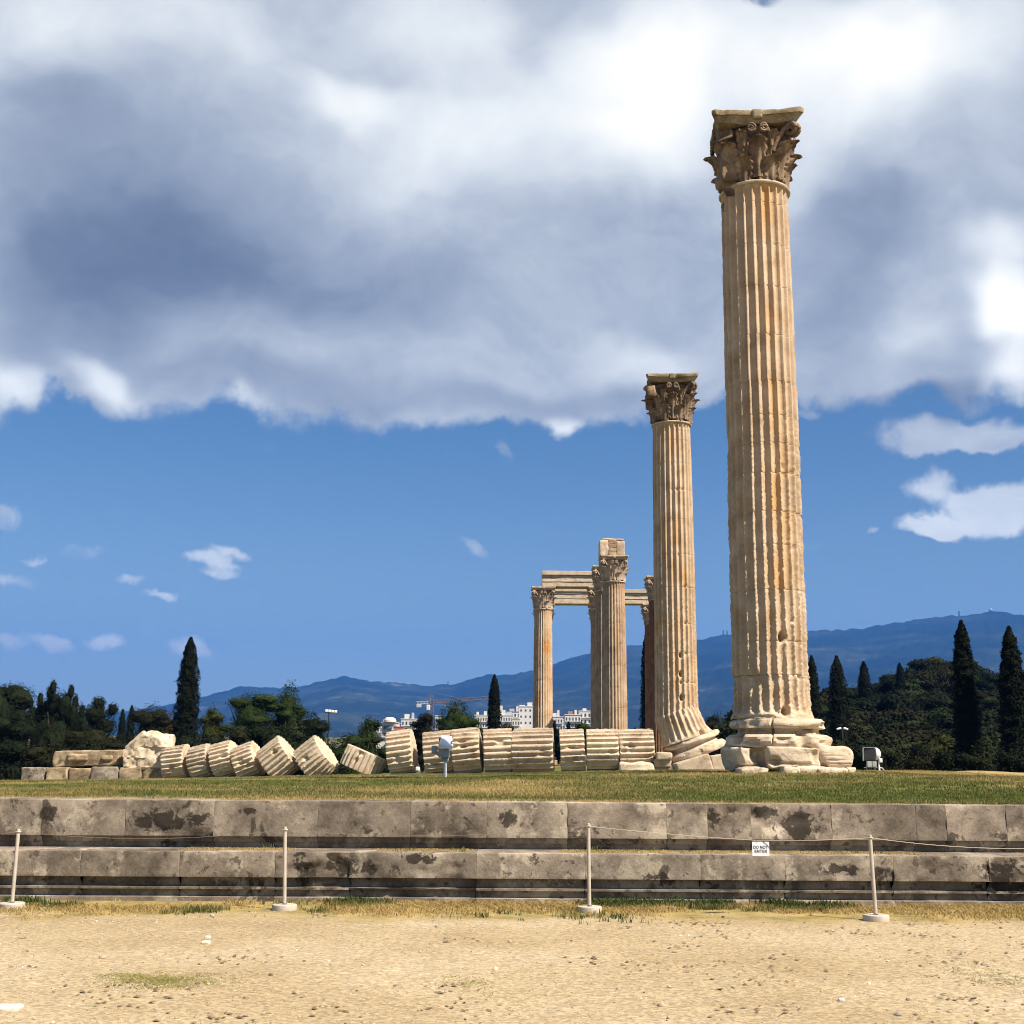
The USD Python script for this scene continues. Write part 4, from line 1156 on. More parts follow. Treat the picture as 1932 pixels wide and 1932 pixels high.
# --- the second column, whose foot has slipped
Y2 = 53.5
t2 = at(1268, 703, Y2)
C2 = np.array([at(1276, 1300, Y2)[0], Y2, zt1(8, Y2)])
col2 = thing('column', 'lone middle column whose lowest drum and base have tilted over', 'column', loc=C2)
z2 = lambda y: at(1270, y, Y2)[2] - C2[2]
x2 = lambda x, y: at(x, y, Y2)[0] - C2[0]
zf2 = lambda y, Y: at(1270, y, Y)[2] - C2[2]
zr2, zt2 = zf2(794, 52.7), zf2(703, 52.4)
k2 = np.array([z2(1372), z2(1340), 4.5, 9, 13, zr2]); r2 = np.array([.97, .925, .905, .885, .85, .82])
Rf2 = lambda z: np.interp(z, k2, r2)
j2 = [z2(1365), z2(1290), z2(1235), z2(1180), z2(1112), z2(1050), z2(985), z2(930), z2(880), z2(838), z2(820), zr2]


def wear2(T, Z):
    return np.interp(Z, [0, 3, 7, 8.5, 17], [1.0, .9, .8, .35, .25])


def stain2(T, Z):
    n_ = fbm(np.stack([np.cos(T) * 7, np.sin(T) * 7, Z * .5], -1), 3, 15)
    return np.clip((n_ - .56) * 3, 0, .6)


holes2 = [(ang_at((1280 - 1275) * mpp(Y2), .9), z2(1239), .10, .2), (ang_at((1280 - 1276) * mpp(Y2), .9), z2(1274), .11, .2), (ang_at((1282 - 1277) * mpp(Y2), .9), z2(1318), .12, .22), (ang_at((1280 - 1277) * mpp(Y2), .9), z2(1290), .07, .08)]
for i in range(len(j2) - 1):
    a, b = j2[i], j2[i + 1]
    mesh_, st_ = shaft_piece(a, b, Rf2, 2, 240, 0.04, .95, [h for h in holes2 if a - .2 < h[1] < b + .2], (None, zr2 - .1 if i == len(j2) - 2 else None), stains=stain2, wear=wear2)
    mesh_ = chip(mesh_, 5 if b < 8 else 2, .045, 330 + i, radial, True)
    part(col2, 'shaft_drum', mesh_, MAT['marble'], smooth=True, stain=st_)
part(col2, 'neck_ring', ring(.83, zr2, .075, 72, .01, 5), MAT['marble_light'], smooth=40)
m_ = capital(col2, .82, 57, half=1.14, rot=math.radians(-3), H=zt2 - zr2, missing=(('corner', 2),))
UsdGeom.XformCommonAPI(UsdGeom.Xform.Get(stage, m_)).SetTranslate(Gf.Vec3d(0, 0, float(zr2)))
part(m_, 'broken_corner', rbox(-.95, -.62, 1.35, .4, .5, .6, .1, .09, 2.4, 7, 12), MAT['capital'], smooth=60)
part(m_, 'broken_corner', rbox(-1.0, -.3, .85, .34, .5, .42, .1, .09, 2.4, 8, 12), MAT['capital'], smooth=60)
TL = -19.0
pv = np.array([x2(1293, 1394), -0.05, z2(1394)])
Rb = Ry(TL)
mesh_, st_ = shaft_piece(-0.02, 1.22, lambda z: np.interp(z, [-.02, .1, .35, 1.3], [1.19, 1.13, 1.02, .94]), 3, 192, .05, 1.0, [(ang_at(.62, 1.1), .03, .12, .3)], (.06, None), caps=True)
part(col2, 'shaft_drum', (mesh_[0] @ Rb.T + pv, mesh_[1]), MAT['marble'], smooth=60 and True, stain=st_, label='tilted lowest drum')
tv, tf = chip(lathe([(.6, -.80), (1.24, -.80), (1.36, -.70), (1.37, -.58), (1.28, -.48), (1.26, -.465), (1.10, -.45), (1.02, -.35), (1.06, -.27), (1.2, -.255), (1.21, -.24), (1.27, -.16), (1.24, -.06), (1.18, -.03), (.6, -.025)], 160, .07, 1.8, 61), 22, .10, 6, radial)
part(col2, 'base_moulding', ((tv + [.18, 0, 0]) @ Rb.T + pv, tf), MAT['marble_base'], smooth=35)
for (xa, xb, ya, yb, dy, sd, tlt, rd, am) in ((1268, 1329, 1428, 1466, -1.15, 71, -17, .05, .05), (1331, 1360, 1421, 1458, -1.1, 72, -8, .03, .025)):
    cxx, czz = x2((xa + xb) / 2, (ya + yb) / 2), z2((ya + yb) / 2)
    wd, hd_ = (xb - xa) * mpp(Y2), (yb - ya) * mpp(Y2)
    mm_ = rot_mesh(rbox(0, 0, 0, wd * 1.02, 1.5, hd_ * .82, rd, am * .6, 1.5, sd, 20, 8, .10), Ry(tlt))
    part(col2, 'plinth_slab', (mm_[0] + [cxx, dy, czz], mm_[1]), MAT['marble_light'], smooth=50)
for (xx_, yy_, w_, h_, sd) in ((1247, 1427, 28, 13, 81), (1244, 1440, 30, 14, 82), (1238, 1452, 40, 14, 83), (1334, 1452, 8, 8, 84), (1290, 1458, 26, 10, 86)):
    part(col2, 'broken_stone', rbox(x2(xx_, yy_), -.9 + (sd % 3) * .2, z2(yy_), w_ * mpp(Y2), .8, h_ * mpp(Y2), .05, .06, 2.4, sd, 12, 8), MAT['marble_light'], smooth=35)

# --- the far group
def far_column(xc, Y, r_bot, r_top, label, mat, ytop=None, capm='capital_far', base=True):
    p = at(xc, 1250, Y)
    g = zt1(p[0], Y)
    c = thing('column', label, 'column', loc=(p[0], Y, g))
    H = 17.2 if ytop is None else at(xc, ytop, Y - 1.1)[2] - g
    zr = H - 2.15
    Rf = lambda z: np.interp(z, [1.2, 1.5, 5, 12, zr], [r_bot * 1.08, r_bot, r_bot * .985, (r_bot + r_top) / 2 * .99, r_top])
    js = np.linspace(1.2, zr, 9)
    for i in range(8):
        mm_, st_ = shaft_piece(js[i], js[i + 1], Rf, int(xc), 144, .16, .7, (), (1.3 if i == 0 else None, zr - .1 if i == 7 else None), zoff=xc)
        part(c, 'shaft_drum', mm_, MAT[mat], smooth=True, stain=st_)
    part(c, 'neck_ring', ring(r_top, zr, .08, 40), MAT['marble_light'], smooth=40)
    cp = capital(c, r_top, int(xc), mat=capm, mat_top=capm, fine=False, half=1.2)
    UsdGeom.XformCommonAPI(UsdGeom.Xform.Get(stage, cp)).SetTranslate(Gf.Vec3d(0, 0, float(zr)))
    part(c, 'base_moulding', lathe([(.6, .5), (1.25, .5), (1.33, .62), (1.28, .75), (1.12, .85), (1.18, .98), (1.2, 1.1), (1.12, 1.2), (.6, 1.2)], 48, .05, 2, 3), MAT['marble_far'], smooth=50)
    part(c, 'plinth', rbox(0, 0, .25, 2.7, 2.7, .5, .06, .04, 2, 3, 8), MAT['marble_far'], smooth=50)
    return c, p[0], g, H


fa = far_column(1024.5, 123, .98, .86, 'leftmost standing column, rust streaked, carrying a stone beam', 'marble_streaked', 1106)
fb = far_column(1159, 104, 1.06, .93, 'front column of the far group topped by a square stone stump', 'marble_far', 1047)
fc = far_column(1143, 109, 1.0, .88, 'column half hidden just behind the stump topped column', 'marble_far', 1066)
fd = far_column(1131, 138, .98, .86, 'rearmost left column under the lower beam, dark in shade', 'marble_far', 1139)
fe = far_column(1232, 138, .98, .86, 'dark rust red column at the right end of the lower beam', 'marble_rust', 1139)
ff = far_column(1243, 116, .98, .86, 'column mostly hidden behind the slipped middle column', 'marble_rust', 1086)
fg = far_column(1024 + 108, 123, .98, .86, 'hidden column carrying the right end of the upper beam', 'marble_far', 1106)
fh = far_column(1025.5, 138, .98, .86, 'column hidden behind the leftmost rust streaked column', 'marble_far', 1139)
# the stump of masonry on the front column
sx0, sz0 = fb[1], fb[2] + fb[3]
stump = thing('masonry_stump', 'square stub of masonry standing on the front far column', 'masonry', loc=(sx0 - .1, 104, sz0))
kb = mpp(104)
part(stump, 'side_stone', rbox(-.72, 0, .62, .78, 1.7, 1.32, .08, .06, 2, 91, 12), MAT['marble_light'], smooth=50)
part(stump, 'side_stone', rbox(.66, 0, .60, .72, 1.7, 1.28, .10, .07, 2, 92, 12), MAT['marble_light'], smooth=50)
for k in range(4):
    part(stump, 'brick_course', rbox(-.03, -.03, .17 + k * .33, .70, 1.72, .315, .03, .04, 4, 93 + k, 10, 5), MAT['ruin_stone'] if k == 1 else MAT['marble_far'], smooth=40)
part(stump, 'cap_stone', rbox(.0, 0, 1.36, 1.9, 1.6, .22, .1, .08, 2.4, 98, 10), MAT['marble_light'], smooth=50)


def beam(name, x0, x1, Y, z0, z1, label, seed):
    H = z1 - z0
    b = thing(name, label, 'stone beam', loc=(0, Y, z0))
    d = 0.95
    cuts = [(0, .30, .0), (.30, .56, .05), (.56, .72, .10), (.72, 1.0, .24)]
    nb = 3 if x1 - x0 > 6.5 else 2
    for k, (a, c, o) in enumerate(cuts):
        part(b, ('fascia', 'fascia', 'moulding', 'cornice')[k], rbox((x0 + x1) / 2 + (0 if k < 3 else .0), 0, (a + c) / 2 * H, x1 - x0 - .001 * k, 2 * (d + o), (c - a) * H - .012, .03, .02, 1.2, seed + k, 20), MAT['marble_light'], smooth=40)
    return b


beam('stone_beam', fa[1] - .12, fg[1] + .8, 123, fa[2] + fa[3], at(1070, 1080, 123)[2], 'upper stone beam resting on the leftmost rust streaked column', 300)
beam('stone_beam', fh[1] - .2, fd[1] + .2, 138, fd[2] + fd[3], at(1070, 1110, 138)[2], 'lower left stone beam seen beneath the upper beam', 310)
beam('stone_beam', fd[1] + .25, fe[1] + .5, 138, fe[2] + fe[3], at(1200, 1114, 138)[2], 'right stone beam between the stump topped column and the middle column', 320)

# ------------------------------------------------------------------ the fallen column
def fallen(xc, yc, Y, r, Ln, tilt, yaw, seed, label, chips=.8, name='fallen_drum'):
    """A drum lying on its side: axis along x, tilted up to the right, turned by yaw."""
    p = at(xc, yc, Y)
    Rm = Rz(yaw) @ Ry(-tilt) @ np.array([[0, 0, 1.0], [0, 1, 0], [-1, 0, 0]])
    (v, f), st_ = shaft_piece(-Ln / 2, Ln / 2, lambda z: r + z * 0, seed, 240, .04, chips, (), caps=True, zoff=seed * 1.3, phase=(seed % 5) * .2, deep=.50)
    v, f = chip((v, f), 7 if chips > .5 else 3, .09, seed + 60)
    v = v @ Rm.T
    rd_ = random.Random(seed * 7)
    v, f = dent((v, f), [((rd_.uniform(-.35, .35) * Ln, -r * .97, rd_.uniform(-.75, .45) * r), rd_.uniform(.08, .2), rd_.uniform(.05, .13), rd_.uniform(.06, .14)) for _ in range(rd_.choice((1, 2, 3)))])
    path = thing(name, label, 'drum', 'fallen column drums', loc=p)
    part(path, 'drum_body', (v, f), MAT['marble_light'], smooth=40)
    return path


fl = [  # x, y, Y, r, length, tilt, yaw
    (334, 1438, 56.6, .77, 1.02, 7, -9, 'leftmost fallen drum, just right of the rough boulder'),
    (381, 1438, 56.3, .76, .88, 13, -9, 'second fallen drum from the left, leaning on the first'),
    (425, 1433, 56.0, .79, .92, 14, -9, 'third fallen drum from the left, rising above its neighbours'),
    (468, 1437, 55.7, .80, .98, 20, -9, 'fourth fallen drum from the left, before the two steeply tipped ones'),
    (527, 1433, 55.2, .88, 1.15, 38, -7, 'left one of the two steeply tipped fallen drums'),
    (597, 1433, 54.9, .90, 1.12, 38, -9, 'right one of the two steeply tipped fallen drums'),
    (686, 1437, 54.6, .93, .86, 67, 2, 'low tipped drum lying with its flutes upright'),
    (758, 1419, 54.2, .93, 1.06, 8, -5, 'tilted fallen drum standing alone left of the floodlight'),
    (828, 1421, 54.0, .93, 1.22, 6, 0, 'fallen drum right behind the white floodlight'),
    (882, 1417, 53.9, .97, 1.16, 6, -4, 'fallen drum touching the right of the one behind the floodlight'),
    (940, 1418, 53.8, .965, 1.20, 2.5, 0, 'fallen drum at the left of the widest drum'),
    (1006, 1417, 53.7, .965, 1.72, 1.5, -4, 'widest fallen drum, below the leftmost standing column'),
    (1080, 1417, 53.6, .915, 1.02, 3, -2, 'narrow fallen drum with a dark gap on both sides'),
    (1137, 1416, 53.5, .90, 1.33, 1, -3, 'second fallen drum from the slipped column, chipped at its corner'),
    (1200, 1416, 53.4, .90, 1.44, 1.5, -2, 'fallen drum next to the slipped middle column, on a loose stone')]
for i, (xc, yc, Y, r, Ln, tl, yw, lb) in enumerate(fl):
    fallen(xc, yc, Y, r, Ln, tl, yw, i + 3, lb, .65 if i != 6 else .3)
tag(stage.GetPrimAtPath(part('/World', 'loose_stone', (lambda m_: (m_[0] + at(1199, 1448, 52.6), m_[1]))(rbox(0, 0, 0, 62 * mpp(53), .7, .42, .12, .09, 2.2, 5, 16)), MAT['marble_light'], smooth=60)), 'flat pale stone under the drum beside the slipped column', 'stone')
bp = at(282, 1419, 57.2)
bould = thing('broken_fragment', 'rough pale boulder of broken marble at the left end of the drums', 'boulder', loc=bp)
part(bould, 'fragment_body', (lambda m_: (m_[0] + np.column_stack([.10 * m_[0][:, 2] * (m_[0][:, 0] < 0) , 0 * m_[0][:, 0], -np.clip(-.25 - m_[0][:, 0], 0, 2) * .55 * (m_[0][:, 2] > .1) + .05 * np.sin(m_[0][:, 2] * 14)* (np.abs(m_[0][:,1])>.3)]), m_[1]))(rbox(0, 0, 0, 1.95, 1.5, 1.60, .10, .15, 3.2, 12, 44, 20, .15)), MAT['marble_light'], smooth=30)
0 and part(bould, 'fragment_face', rbox(.62, .0, .02, .7, 1.35, 1.4, .3, .05, 1.5, 13, 20, 6, .1), MAT['marble_light'], smooth=40)
lp = at(170, 1432, 57.3)
cb = thing('carved_block', 'ochre carved block lying on the low grey wall at left', 'stone block', loc=lp)
part(cb, 'block_body', (lambda m_: (m_[0] * np.array([1, 1, 1]) + np.column_stack([np.where(m_[0][:, 0] < -.8, -.12 * (m_[0][:, 2] * -1 + .3), 0), m_[0][:, 0] * 0, m_[0][:, 0] * 0.035]), m_[1]))(rbox(0, 0, .02, 2.85, 1.2, .70, .06, .07, 2.2, 22, 28, 16, .12)), MAT['ruin_stone'], smooth=60)
part(cb, 'carving', rbox(-.35, -.6, .06, .9, .22, .3, .09, .06, 3, 23, 14), MAT['ruin_stone'], smooth=60)
part(cb, 'carving', rbox(.95, -.6, .06, .5, .2, .22, .08, .05, 3, 24, 12), MAT['ruin_stone'], smooth=60)
lw = thing('low_wall', 'low dark weathered wall of rough blocks at the far left', 'wall', loc=at(45, 1474, 56.9))
xx = 0.0
for k, wdt in enumerate((1.1, 1.0, .95, 1.25, 1.0, 1.1)):
    part(lw, 'wall_block', rbox(xx + wdt / 2, 0, .30 + .02 * (k % 2) + .012 * k, wdt * .985, .9, .62 - .05 * (k % 3), .04, .05, 2.5, 50 + k, 16, 10, .08), MAT['ruin_stone'] if k % 3 else MAT['grey_stone'], smooth=40)
    xx += wdt
# ------------------------------------------------------------------ floodlights on the terrace
def hull_prism(pts_front, pts_back):
    return trimesh.convex.convex_hull(np.vstack([pts_front, pts_back]))


kf = mpp(38.0)
g = at(840, 1465, 38.0); g[2] = zt1(g[0], 38.0)
fl1 = thing('floodlight', 'white floodlight on a short post in front of the drums', 'floodlight', loc=g)
part(fl1, 'post', tube([[0, 0, -.1], [0, 0, .47]], .045, 14), MAT['lamp_white'], smooth=40)
part(fl1, 'post_bracket', rbox(-.01, 0, .53, .22, .14, .14, .02), MAT['lamp_grey'], smooth=40)
part(fl1, 'gear_box', rbox(-.05, -.02, .70, .32, .30, .26, .03), MAT['lamp_grey'], smooth=40)
part(fl1, 'gear_box', rbox(-.33, 0, .80, .17, .26, .24, .03), MAT['lamp_grey'], smooth=40)
sq = lambda cx, cz, w, h, y: [[cx - w / 2, y, cz - h / 2], [cx + w / 2, y, cz - h / 2], [cx + w / 2, y, cz + h / 2], [cx - w / 2, y, cz + h / 2]]
hood = hull_prism(np.array([[-.21, -.28, .90], [.20, -.26, .80], [.24, -.24, .88], [-.19, -.28, .99]]), np.array([[-.20, .20, .92], [.16, .20, .86], [.17, .16, 1.20], [-.13, .16, 1.22]]))
part(fl1, 'lamp_hood', (np.asarray(hood.vertices), np.asarray(hood.faces)), MAT['lamp_white'])
part(fl1, 'lens', rot_mesh(rbox(-.05, .26, 1.03, .34, .03, .26, .01), Ry(0)), MAT['lamp_dark'], smooth=40)
for zz in (.93, 1.0, 1.07):
    part(fl1, 'cooling_fin', rbox(.20, 0, zz, .05, .34, .015, .005, n=3), MAT['lamp_grey'])
g = at(1645, 1458, 44.0); g[2] = zt1(g[0], 44.0)
fl2 = thing('floodlight', 'dark faced floodlight with white back near the right bushes', 'floodlight', loc=g)
for sx_ in (-.16, .10):
    part(fl2, 'leg', tube([[sx_, 0, -.1], [sx_, 0, .20]], .02, 8), MAT['lamp_grey'], smooth=40)
part(fl2, 'control_box', rbox(-.10, -.05, .27, .16, .16, .20, .015), MAT['lamp_grey'], smooth=40)
part(fl2, 'control_box', rbox(.07, -.05, .27, .15, .16, .19, .015), MAT['lamp_grey'], smooth=40)
part(fl2, 'frame', rbox(-.05, -.06, .16, .44, .05, .03, .01), MAT['lamp_grey'], smooth=40)
part(fl2, 'lamp_face', rot_mesh(rbox(-.07, -.10, .60, .42, .06, .42, .02), Rz(-8)), MAT['lamp_dark'], smooth=40)
part(fl2, 'face_rim', rbox(-.07, -.09, .825, .46, .12, .018, .006), MAT['lamp_grey'], smooth=40)
part(fl2, 'face_rim', rbox(-.30, -.09, .60, .025, .12, .44, .008), MAT['lamp_grey'], smooth=40)
part(fl2, 'lamp_back', rot_mesh(lathe([(.02, -.02), (.225, -.02), (.215, .06), (.16, .16), (.08, .22), (.02, .23)], 28), Ry(90) , (0, 0, 0)), MAT['lamp_white'], smooth=40)
b_ = UsdGeom.Mesh.Get(stage, fl2 + '/lamp_back')
v_ = np.array(b_.GetPointsAttr().Get()); b_.GetPointsAttr().Set(Vt.Vec3fArray.FromNumpy((v_ * [.8, 1, 1] + [.16, 0.05, .62]).astype(np.float32)))
part(fl2, 'bracket', rbox(.30, -.04, .40, .12, .12, .15, .03), MAT['lamp_white'], smooth=40)
part(fl2, 'conduit', tube([[.26, -.02, .34], [.25, -.02, .2], [.25, -.03, .05], [.27, -.03, -.1]], .035, 10), MAT['lamp_white'], smooth=40)
part(fl2, 'cable', tube([[.28, -.03, .16], [.36, -.03, .14], [.43, -.03, .06], [.45, -.03, -.08]], .014, 8), MAT['lamp_white'], smooth=40)
g = at(1012, 1462, 52); g[2] = zt1(g[0], 52)
g = at(788, 1455, 52); g[2] = zt1(g[0], 52)
lf = thing('ground_lamp', 'tiny white ground lamp in the gap between two drums', 'lamp', loc=g)
part(lf, 'lamp_head', rbox(0, 0, .20, .18, .2, .18, .06), MAT['lamp_white'], smooth=50)
part(lf, 'stand', tube([[0, 0, -.05], [0, 0, .12]], .025, 8), MAT['lamp_grey'], smooth=50)

# ------------------------------------------------------------------ grass, straw and pebbles
def blades(n, h, spread, width, seed, lean=.5):
    r = random.Random(seed)
    v, f = [], []
    for i in range(n):
        a, d = r.uniform(0, 2 * PI), spread * math.sqrt(r.random())
        x, y = d * math.cos(a), d * math.sin(a)
        la, lm = r.uniform(0, 2 * PI), r.uniform(.1, lean)
        hh = h * r.uniform(.5, 1.1)
        wa = r.uniform(0, PI); wx_, wy_ = math.cos(wa) * width, math.sin(wa) * width
        mx, my = x + math.cos(la) * lm * hh * .35, y + math.sin(la) * lm * hh * .35
        ex, ey = x + math.cos(la) * lm * hh, y + math.sin(la) * lm * hh
        k = len(v)
        v += [(x - wx_, y - wy_, -.01), (x + wx_, y + wy_, -.01), (mx - wx_ * .8, my - wy_ * .8, hh * .6), (mx + wx_ * .8, my + wy_ * .8, hh * .6), (ex, ey, hh)]
        f += [(k, k + 1, k + 3), (k, k + 3, k + 2), (k + 2, k + 3, k + 4)]
    return np.array(v), np.array(f)


def grass_mat(name, a, b):
    return surface(name, [(0.3, a), (0.7, b)], scale=1.3, coords='geometry.position', rough=0.7, spec=0.1, trans=.25)


GM = [grass_mat('blade_green', (0.088, 0.108, 0.026), (0.15, 0.165, 0.042)), grass_mat('blade_olive', (0.15, 0.135, 0.042), (0.24, 0.20, 0.075)), grass_mat('blade_straw', (0.30, 0.21, 0.075), (0.46, 0.34, 0.14)),
      grass_mat('blade_dark', (0.045, 0.06, 0.016), (0.08, 0.10, 0.028)), grass_mat('blade_weed', (0.20, 0.20, 0.05), (0.30, 0.28, 0.09))]


def instancer(name, protos, pts, idx, ang, scl, label=None, catg=None, kind='stuff', rnd=None):
    path = numbered('/World', name)
    pi = UsdGeom.PointInstancer.Define(stage, path)
    tg = []
    for k, (mesh_, mt) in enumerate(protos):
        p = '%s/prototypes/%s' % (path, 'tuft_%03d' % k)
        usdkit.mesh(stage, p, mesh_, mt, smooth=False)
        tg.append(p)
    pi.CreatePrototypesRel().SetTargets([Sdf.Path(t) for t in tg])
    pi.CreatePositionsAttr(Vt.Vec3fArray.FromNumpy(np.asarray(pts, np.float32)))
    pi.CreateProtoIndicesAttr(Vt.IntArray.FromNumpy(np.asarray(idx, np.int32)))
    pi.CreateScalesAttr(Vt.Vec3fArray.FromNumpy(np.asarray(scl, np.float32)))
    ang = np.asarray(ang, float)
    q = np.zeros((len(ang), 4), np.float32)
    if rnd is None:
        q[:, 2], q[:, 3] = np.sin(ang / 2), np.cos(ang / 2)
    else:
        q[:] = rnd
    pi.CreateOrientationsAttr(Vt.QuathArray([Gf.Quath(float(w), float(x), float(y), float(z)) for x, y, z, w in q]))
    tag(pi, label, catg, None, kind)


rs = np.random.RandomState(7)
# the terrace lawn: dry patches to the front and right, greener in the middle
n = 48000
Yg = 16.12 + (rs.rand(n) ** 1.6) * 34
Xg = (rs.rand(n) * 2 - 1) * (Yg * .43 + 3)
dry = fbm(np.stack([Xg * .28, Yg * .28, Xg * 0], -1), 4, 13)
dry = dry + .42 * sstep(9.0, 12.5, Xg) * sstep(24, 33, Yg) + .12 * sstep(17.2, 16.1, Yg) + .05 * sstep(-4, -10, Xg)
d2_ = dry + rs.randn(n) * .07
idx = np.where(d2_ > .60, 2, np.where(d2_ > .47, 1, 0))
hts = np.where(idx == 2, .75, 1.0) * rs.uniform(.5, 1.25, n)
keep = ~((idx == 2) & (rs.rand(n) < .3))
Xg, Yg, idx, hts = Xg[keep], Yg[keep], idx[keep], hts[keep]
G = np.column_stack([Xg, Yg, terrace_z(Xg, Yg)])
instancer('lawn_grass', [(blades(11, .042, .09, .0045, 1), GM[0]), (blades(11, .045, .10, .0045, 2), GM[1]), (blades(9, .06, .10, .004, 3, .9), GM[2])], G, idx, rs.rand(len(G)) * 6.28, np.column_stack([hts * 1.3, hts * 1.3, hts]),
          'short patchy green and dry grass covering the terrace', 'grass')
# straw and weeds along the foot of the wall
n = 15000
Yg = WALL_Y - np.abs(rs.randn(n)) * .62 - .0
Xg = (rs.rand(n) * 2 - 1) * 9.6
nz_ = fbm(np.stack([Xg * .8, Yg * 1.2, Xg * 0], -1), 4, 33)
ok = (Yg > 12.6) & (nz_ + rs.randn(n) * .05 > .43 + .22 * sstep(14.6, 13.0, Yg))
Xg, Yg, nz_ = Xg[ok], Yg[ok], nz_[ok]
near = sstep(14.75, 15.1, Yg)
gr = fbm(np.stack([Xg * .9 + 40, Yg * .8, Xg * 0], -1), 3, 35) + near * .05 + .10 * (np.abs(Xg + 5.6) < .9)
idx = np.where(gr + rs.randn(len(Xg)) * .05 > .70, 3, np.where(gr > .60, 1, 2))
hts = rs.uniform(.4, 1.2, len(Xg)) * (1 + .5 * near * (idx == 3))
instancer('foot_grass', [(blades(10, .045, .07, .004, 11), GM[0]), (blades(10, .055, .08, .004, 12), GM[1]), (blades(9, .05, .09, .0035, 13, 1.3), GM[2]), (blades(12, .055, .07, .0045, 14), GM[3])],
          np.column_stack([Xg, Yg, gravel_z(Xg, Yg)]), idx, rs.rand(len(Xg)) * 6.28, np.column_stack([hts * 1.2] * 2 + [hts]), 'dry straw and weeds along the foot of the stone wall', 'grass')
# straw caught on the ledge and on the coping
n = 6500
Xg = (rs.rand(n) * 2 - 1) * 8
Yg = np.where(rs.rand(n) < .7, WALL_Y + .10 + rs.rand(n) ** .6 * .5, WALL_Y + .62 + rs.rand(n) * .55)
on = Yg > WALL_Y + .61
nz_ = fbm(np.stack([Xg * .9, Yg * .5, Xg * 0], -1), 4, 43)
ok = nz_ > np.where(on, .55, .52)
Xg, Yg, on = Xg[ok], Yg[ok], on[ok]
idx = np.where(rs.rand(len(Xg)) < .015, 1, 0)
hts = rs.uniform(.4, 1.1, len(Xg))
instancer('ledge_straw', [(blades(9, .016, .10, .003, 21, 4.0), GM[2]), (blades(9, .06, .06, .004, 22), GM[0])], np.column_stack([Xg, Yg, np.where(on, 1.122, .556)]), idx, rs.rand(len(Xg)) * 6.28, np.column_stack([hts * 1.2] * 2 + [hts]),
          'withered straw lying on the ledge of the stone wall', 'straw')
# patches of low green grass trodden into the gravel
pats = [(310, 1857, 110, 14, 420), (235, 1848, 60, 7, 70), (880, 1855, 60, 14, 50), (1880, 1850, 100, 22, 120)]
P_, S_ = [], []
for x, y, a, b, k in pats:
    c = ray(x, y); c = EYE + c * (-1.65 / c[2])
    kx = a * c[1] / FP; ky = b * c[1] ** 2 / FP / 1.65
    q = rs.randn(k, 2) * .5
    P_.append(np.column_stack([c[0] + q[:, 0] * kx, c[1] + q[:, 1] * ky]))
P_ = np.vstack(P_)
hts = rs.uniform(.3, .8, len(P_))
instancer('gravel_weeds', [(blades(14, .014, .09, .004, 31, 2.2), GM[4]), (blades(12, .012, .08, .004, 32, 2.2), GM[4])], np.column_stack([P_, gravel_z(P_[:, 0], P_[:, 1])]), (rs.rand(len(P_)) < .3).astype(int), rs.rand(len(P_)) * 6.28,
          np.column_stack([hts * 1.1] * 2 + [hts]), 'flat green weed patches trodden into the gravel', 'weeds')


def pebble(seed, flat=.6):
    m_ = trimesh.creation.icosphere(1, 1.0)
    v = np.asarray(m_.vertices)
    v = v * (1 + (fbm(v * 1.3 + seed * 4, 3, seed) - .5) * .9)[:, None]
    return v * [1, .8, flat], np.asarray(m_.faces)


PM = [surface('pebble_' + nm, [(0.3, a), (0.7, b)], scale=4, fine=.2, rough=.9) for nm, a, b in (('tan', (.33, .25, .165), (.43, .345, .245)), ('pale', (.52, .45, .36), (.66, .59, .49)), ('brown', (.12, .075, .04), (.20, .13, .075)), ('grey', (.2, .17, .14), (.32, .28, .23)))]
n = 22000
Yg = 7.6 + rs.rand(n) ** 1.25 * 7.4
Xg = (rs.rand(n) * 2 - 1) * (Yg * .43 + .6)
sz = .0030 * np.exp(rs.randn(n) * .5)
idx = rs.choice(8, n, p=[.29, .24, .04, .03, .07, .05, .12, .16])
idx = np.where((idx < 2), idx, idx)
big = rs.rand(n) < .012
sz = np.where(big, sz * 3.0 + .004, sz)
protos = [(pebble(k, .55 + .1 * (k % 3)), PM[(0, 0, 1, 1, 2, 2, 3, 0)[k]]) for k in range(8)]
instancer('gravel_stones', protos, np.column_stack([Xg, Yg, gravel_z(Xg, Yg) + sz * .2]), idx, rs.rand(n) * 6.28, np.column_stack([sz] * 3), 'loose pebbles and crumbs scattered over the sandy gravel', 'gravel')
